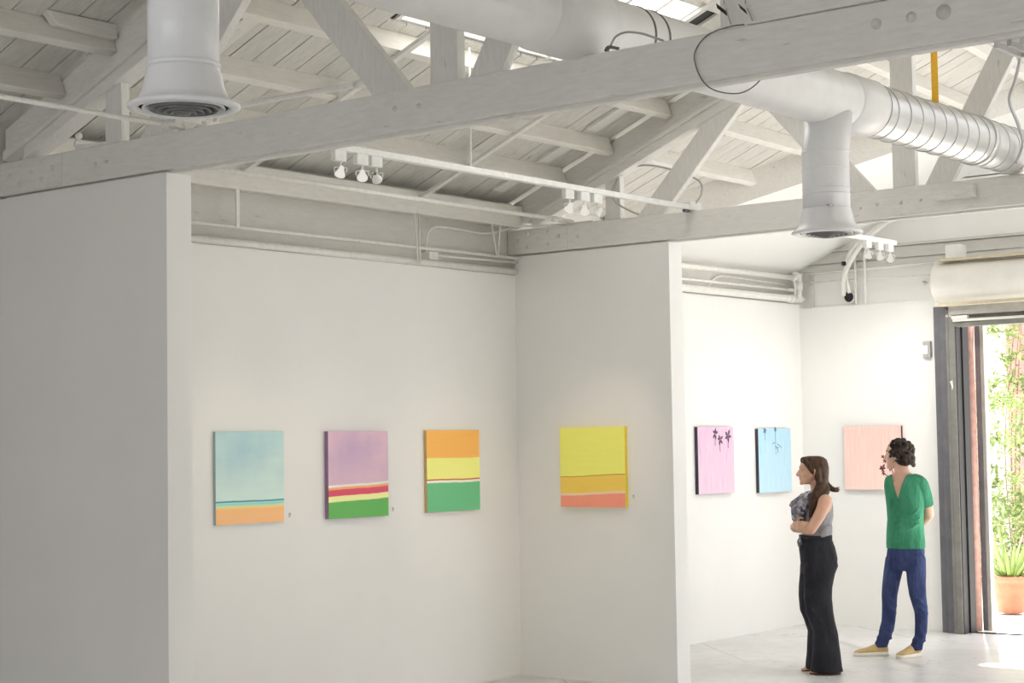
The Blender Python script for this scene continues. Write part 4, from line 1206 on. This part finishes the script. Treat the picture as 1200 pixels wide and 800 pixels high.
# scarf bunched at the chest
m = MB()
fw.tube(m, [(.055, 0, 1.405), (.035, -.075, 1.385), (-.03, -.085, 1.36), (-.075, -.04, 1.33), (-.075, .04, 1.33), (-.02, .085, 1.36), (.04, .07, 1.385), (.055, 0, 1.405)], [.036, .036, .040, .044, .044, .04, .036, .036], 12, 5)
fw.tube(m, [(-.065, -.06, 1.36), (-.12, -.075, 1.30), (-.150, -.07, 1.23), (-.150, -.06, 1.17)], [.040, .056, .052, .034], 14, 5)
fw.tube(m, [(-.07, -.02, 1.36), (-.145, -.035, 1.315), (-.196, -.03, 1.296), (-.216, -.03, 1.288)], [.036, .040, .026, .010], 12, 5)
fw.tube(m, [(-.10, .03, 1.34), (-.15, .03, 1.27), (-.165, .02, 1.19)], [.04, .05, .035], 12, 5)
fw.tube(m, [(-.205, -.03, 1.29), (-.185, -.05, 1.25), (-.160, -.06, 1.20)], [.012, .022, .02], 10, 4)
organic(m.build('scarf', M_scarf, t), .0065, 2)
for bb, aa in ((-.075, .03), (.11, .0)):
    m = MB()
    m.loft([fw.ring((aa - .015, bb, z), A, Bv, .122, .042, 22, 2.6) for z in (.001, .012)])
    fw.tube(m, [(aa - .05, bb - .040, .012), (aa - .055, bb, .064), (aa - .05, bb + .040, .012)], [.008, .010, .008], 8, 4)
    fw.tube(m, [(aa - .09, bb + .0, .012), (aa - .07, bb, .050), (aa - .055, bb, .062)], [.005, .006, .006], 8, 3)
    m.build('sandal', M_sandal, t)

# ---- the man: chest half turned to us, head turned away to the left, hands behind his back
fm = Fig(V3((13.543, 6.836, 0.0)) + RH * -.034)
b0 = -.15
t = thing('person', fm.P, 'man in green v-neck t-shirt and blue jeans looking away, hands behind his back', 'person')
Fm = V3((-.64, -.77, 0)); Lm = V3((.77, -.64, 0))
b = MB()
hc = (.108, b0, 1.655)
qm = fm.head(b, hc, (-.84, .54, 0), 1.06)
fm.tube(b, [(.118, b0 + .01, 1.60), (.125, b0, 1.54), (.137, b0 + .01, 1.45)], [.060, .058, .070], 16, 4)
mt = [(1.505, .133, .055, .060), (1.485, .136, .115, .072), (1.455, .140, .146, .086), (1.40, .143, .158, .100), (1.32, .146, .152, .104), (1.22, .147, .142, .098), (1.12, .147, .136, .096), (1.02, .143, .142, .100), (.92, .143, .146, .104), (.84, .143, .142, .104)]
b.loft([fm.ring((c, b0, z), Lm, Fm, w_, d_, 28, 2.3) for z, c, w_, d_ in mt])
shL = (.255, b0 - .085, 1.422); elL = (.352, b0 + .035, 1.150); wrL = (.255, b0 + .135, 1.060)
fm.tube(b, [shL, (.308, b0 - .045, 1.30), elL], [.046, .046, .040], 14, 5)
fm.tube(b, [elL, (.32, b0 + .10, 1.10), wrL], [.040, .038, .027], 14, 5)
shR = (.052, b0 + .09, 1.422); elR = (.11, b0 + .22, 1.160); wrR = (.215, b0 + .16, 1.055)
fm.tube(b, [shR, (.075, b0 + .16, 1.30), elR], [.044, .045, .040], 14, 5)
fm.tube(b, [elR, (.15, b0 + .20, 1.10), wrR], [.040, .036, .027], 14, 5)
fm.hand(b, wrL, (-.80, .25, -.35), (.35, .8, 0), .9, 1, 1.0)
fm.hand(b, wrR, (.75, .05, -.45), (.3, .8, 0), .6, -1, 1.0)
body = organic(b.build('body', M_skinm, t), .0065, 3)
tag(body, 'bare neck, arms and face')
m = MB()
for u in (-1, 1): m.ball(fm.w(qm(.079, u * .033, .0)), (.010, .010, .006))
m.build('eye', M_eye, t)
for u in (-1, 1):
    m = MB(); fm.tube(m, [qm(.092, u * .016, .026), qm(.088, u * .036, .032), qm(.068, u * .058, .026)], [.004, .005, .003], 6, 3, ends=False)
    m.build('eyebrow', M_hairm, t)
# curly hair
m = MB()
rng = random.Random(5)
m.ball(fm.w((.124, b0 - .01, 1.680)), (.094, .094, .094), 20, 14)
m.ball(fm.w((.142, b0 - .03, 1.625)), (.080, .080, .070), 18, 12)
for k in range(210):
    u = rng.uniform(-1, 1); a = rng.uniform(0, 2 * PI); s = math.sqrt(1 - u * u)
    p = V3((.122 + .100 * s * math.cos(a), b0 - .012 + .100 * s * math.sin(a), 1.682 + .098 * u))
    f = (p - V3(hc)).dot(V3((-.84, .54, 0)))
    if f > .048 and p.z < 1.715: continue
    if p.z < 1.60 and f > -.005: continue
    fm_r = rng.uniform(.010, .021)
    m.ball(fm.w(p), fm_r, 8, 6)
for k in range(70):
    a = rng.uniform(-1.9, 1.3)
    p = V3((.142 + .080 * math.cos(a), b0 - .03 + .080 * math.sin(a), rng.uniform(1.562, 1.66)))
    m.ball(fm.w(p), rng.uniform(.010, .020), 8, 6)
organic(m.build('hair', M_hairm, t), .0055, 1)
# t-shirt with a deep v
m = MB()
te = [(1.492, .136, .098, .078), (1.468, .139, .152, .094), (1.40, .143, .168, .110), (1.32, .146, .164, .114), (1.22, .147, .156, .110), (1.12, .147, .152, .108), (1.02, .143, .158, .112), (.93, .143, .164, .116), (.882, .143, .163, .116)]
m.loft([fm.ring((c, b0, z), Lm, Fm, w_, d_, 30, 2.3) for z, c, w_, d_ in te])
fm.tube(m, [(.20, b0 - .06, 1.445), (.258, b0 - .085, 1.415), (.302, b0 - .055, 1.32), (.322, b0 - .022, 1.235)], [.058, .062, .056, .058], 16, 5, ends=False)
m.ball(fm.w((.256, b0 - .086, 1.422)), .058)
fm.tube(m, [(.09, b0 + .05, 1.445), (.055, b0 + .10, 1.41), (.072, b0 + .15, 1.31), (.09, b0 + .18, 1.24)], [.054, .056, .052, .054], 16, 5, ends=False)
m.ball(fm.w((.052, b0 + .095, 1.422)), .054)
for (za, dz, w0) in ((1.16, -.10, .0), (1.09, -.08, .02), (1.03, -.06, -.03), (1.22, -.12, .04), (.97, -.04, .0), (1.13, -.02, .06)):
    c = V3((.147, b0, za))
    fm.tube(m, [c + Lm * (.148) + Fm * .03, c + Lm * (.09 + w0) + Fm * .098 + V3((0, 0, dz * .4)), c + Lm * (-.02 + w0) + Fm * .113 + V3((0, 0, dz))], [.007, .011, .004], 8, 4)
tee = organic(m.build('t_shirt', M_tee, t), .0065, 2)
cut = MB()
vt = V3((.125, b0, 0)); pts = []
tri = [(-.068, 1.56), (.075, 1.56), (.075, 1.50), (.004, 1.300), (-.006, 1.300), (-.068, 1.49)]
cut.prism([fm.w(V3((.138, b0, z)) + Lm * u + Fm * -.02) for u, z in tri], fm.d(Fm * .30))
co = cut.build('neck_cutter', M_tee)
bo = tee.modifiers.new('v neck', 'BOOLEAN'); bo.operation = 'DIFFERENCE'; bo.object = co; bo.solver = 'EXACT'
dg = bpy.context.evaluated_depsgraph_get()
nm = bpy.data.meshes.new_from_object(tee.evaluated_get(dg))
tee.modifiers.clear(); tee.data = nm
if not nm.materials: nm.materials.append(M_tee)
for p in nm.polygons: p.use_smooth = True; p.material_index = 0
bpy.data.objects.remove(co)
# jeans
m = MB()
m.loft([fm.ring((c, b0, z), Lm, Fm, w_, d_, 28, 2.4) for z, c, w_, d_ in [(.92, .143, .150, .106), (.86, .143, .156, .112), (.80, .136, .158, .112), (.74, .132, .156, .106), (.70, .132, .140, .094)]])
nb, fb = -.225, -.095
far = [(.88, .092, fb - .01, .055, .07), (.84, .080, fb, .070, .086), (.80, .066, fb, .080, .090), (.70, .047, fb, .078, .088), (.60, .024, fb - .01, .071, .078), (.50, .006, fb - .015, .064, .070), (.42, .004, fb - .01, .060, .066), (.36, .002, fb, .058, .064), (.28, -.006, fb, .056, .060), (.20, -.026, fb, .060, .064), (.175, -.036, fb, .052, .058), (.15, -.044, fb, .061, .064), (.128, -.055, fb, .052, .058), (.105, -.066, fb, .056, .060), (.07, -.075, fb, .052, .056)]
near = [(.88, .200, nb + .02, .055, .07), (.84, .205, nb + .01, .070, .086), (.80, .208, nb, .078, .090), (.70, .206, nb, .080, .088), (.60, .204, nb - .01, .074, .078), (.50, .210, nb - .015, .068, .070), (.42, .226, nb - .01, .060, .066), (.36, .238, nb, .054, .062), (.28, .236, nb, .050, .058), (.20, .230, nb, .049, .058), (.17, .222, nb, .043, .052), (.14, .212, nb, .053, .060), (.118, .203, nb, .046, .054), (.10, .194, nb, .050, .056), (.055, .186, nb, .050, .054)]
for L in (far, near):
    m.loft([fm.ring((c, bb, z), A, Bv, ra, rb, 24, 2.2) for z, c, bb, ra, rb in L])
    for (i, k) in ((5, 6), (6, 7), (9, 10), (10, 11)):
        z, c, bb, ra, rb = L[i]; z2, c2, b2, ra2, rb2 = L[k]
        fm.tube(m, [(c - ra * .9, bb - rb * .3, z), (c, bb - rb * .98, (z + z2) / 2), (c2 + ra2 * .9, b2 - rb2 * .3, z2 - .01)], [.010, .017, .008], 8, 4)
organic(m.build('jeans', M_jean, t), .0075, 2)
# shoes
def shoe(heel, toe, label):
    heel, toe = V3(heel), V3(toe); d = (toe - heel); Ln = d.length; d.normalize(); s = V3((-d.y, d.x, 0))
    up = MB(); prof = [(0.01, .026, .075), (.05, .034, .095), (.22, .038, .108), (.40, .041, .096), (.58, .046, .074), (.75, .048, .062), (.88, .045, .054), (.95, .038, .046), (.99, .024, .036)]
    rings = []
    for f, w_, hgt in prof:
        c = heel + d * Ln * f
        rings.append([fm.w(c + s * math.cos(2 * PI * k / 20) * w_ + V3((0, 0, .016 + (hgt - .016) * (.5 + .5 * math.sin(2 * PI * k / 20))))) for k in range(20)])
    up.loft(rings)
    o = organic(up.build('shoe', M_canv, t), .006, 3)
    so = MB()
    out = []
    for k in range(32):
        a = 2 * PI * k / 32
        x = .5 - .5 * math.copysign(abs(math.cos(a)) ** .7, math.cos(a)); wv = math.copysign(abs(math.sin(a)) ** .7, math.sin(a)) * (.050 if x > .45 else .043)
        out.append((x, wv))
    for z0, z1, e in ((.0, .032, 1.035),):
        so.loft([[fm.w(heel + d * (Ln * (.5 + (x - .5) * e)) + s * w_ * e + V3((0, 0, z))) for x, w_ in out] for z in (z0, z1)])
    so.build('sole', M_rubber, o)
    la = MB()
    for f in (.36, .43, .50, .57):
        c = heel + d * Ln * f; h_ = .092 - (f - .3) * .12
        fm.tube(la, [c - s * .026 + V3((0, 0, h_ - .012)), c + V3((0, 0, h_ + .004)), c + s * .026 + V3((0, 0, h_ - .012))], [.0035, .0035], 6, 4)
    la.build('laces', M_lace, o)
shoe((-.012, -.085, .0), (-.300, -.115, .0), '')
shoe((.225, -.165, .0), (.015, -.345, .0), '')

WORLD, SUN, EXPO = 6.0, 54, -1.14

# ------------------------------------------------------------------ light
W = bpy.data.worlds.new('bright overcast sky'); SC.world = W; W.use_nodes = True
bg = W.node_tree.nodes['Background']
bg.inputs[0].default_value = (.97, .97, 1.0, 1); bg.inputs[1].default_value = WORLD
S = bpy.data.lights.new('sun', 'SUN'); S.energy = SUN; S.angle = math.radians(1.2); S.color = (1, .96, .88)
so = bpy.data.objects.new('sun', S); COL.objects.link(so); so.location = (25, 6, 12)
so.rotation_euler = V3((-.58, -.27, -.77)).to_track_quat('-Z', 'Y').to_euler()

# ------------------------------------------------------------------ camera
yaw, pitch, roll = (math.radians(a) for a in (38.637, 3.2857, -.9214))
f = V3((math.cos(pitch) * math.cos(yaw), math.cos(pitch) * math.sin(yaw), math.sin(pitch)))
r = V3((math.sin(yaw), -math.cos(yaw), 0)); u = r.cross(f)
r, u = r * math.cos(roll) + u * math.sin(roll), -r * math.sin(roll) + u * math.cos(roll)
cam = bpy.data.cameras.new('camera'); cam.sensor_width = 36; cam.lens = 2074 / 1200 * 36; cam.clip_end = 200
co = bpy.data.objects.new('camera', cam); COL.objects.link(co)
M = Matrix(((r.x, u.x, -f.x, 0), (r.y, u.y, -f.y, 0), (r.z, u.z, -f.z, 1.8), (0, 0, 0, 1)))
co.matrix_world = M
SC.camera = co
SC.view_settings.view_transform = 'Standard'; SC.view_settings.look = 'None'
SC.view_settings.gamma = 1; SC.view_settings.use_curve_mapping = False
SC.view_settings.exposure = EXPO
SC.cycles.use_denoising = True
SC.cycles.max_bounces = 12; SC.cycles.diffuse_bounces = 7; SC.cycles.transparent_max_bounces = 12
SC.cycles.sample_clamp_indirect = 8
SC.cycles.caustics_reflective = False; SC.cycles.caustics_refractive = False
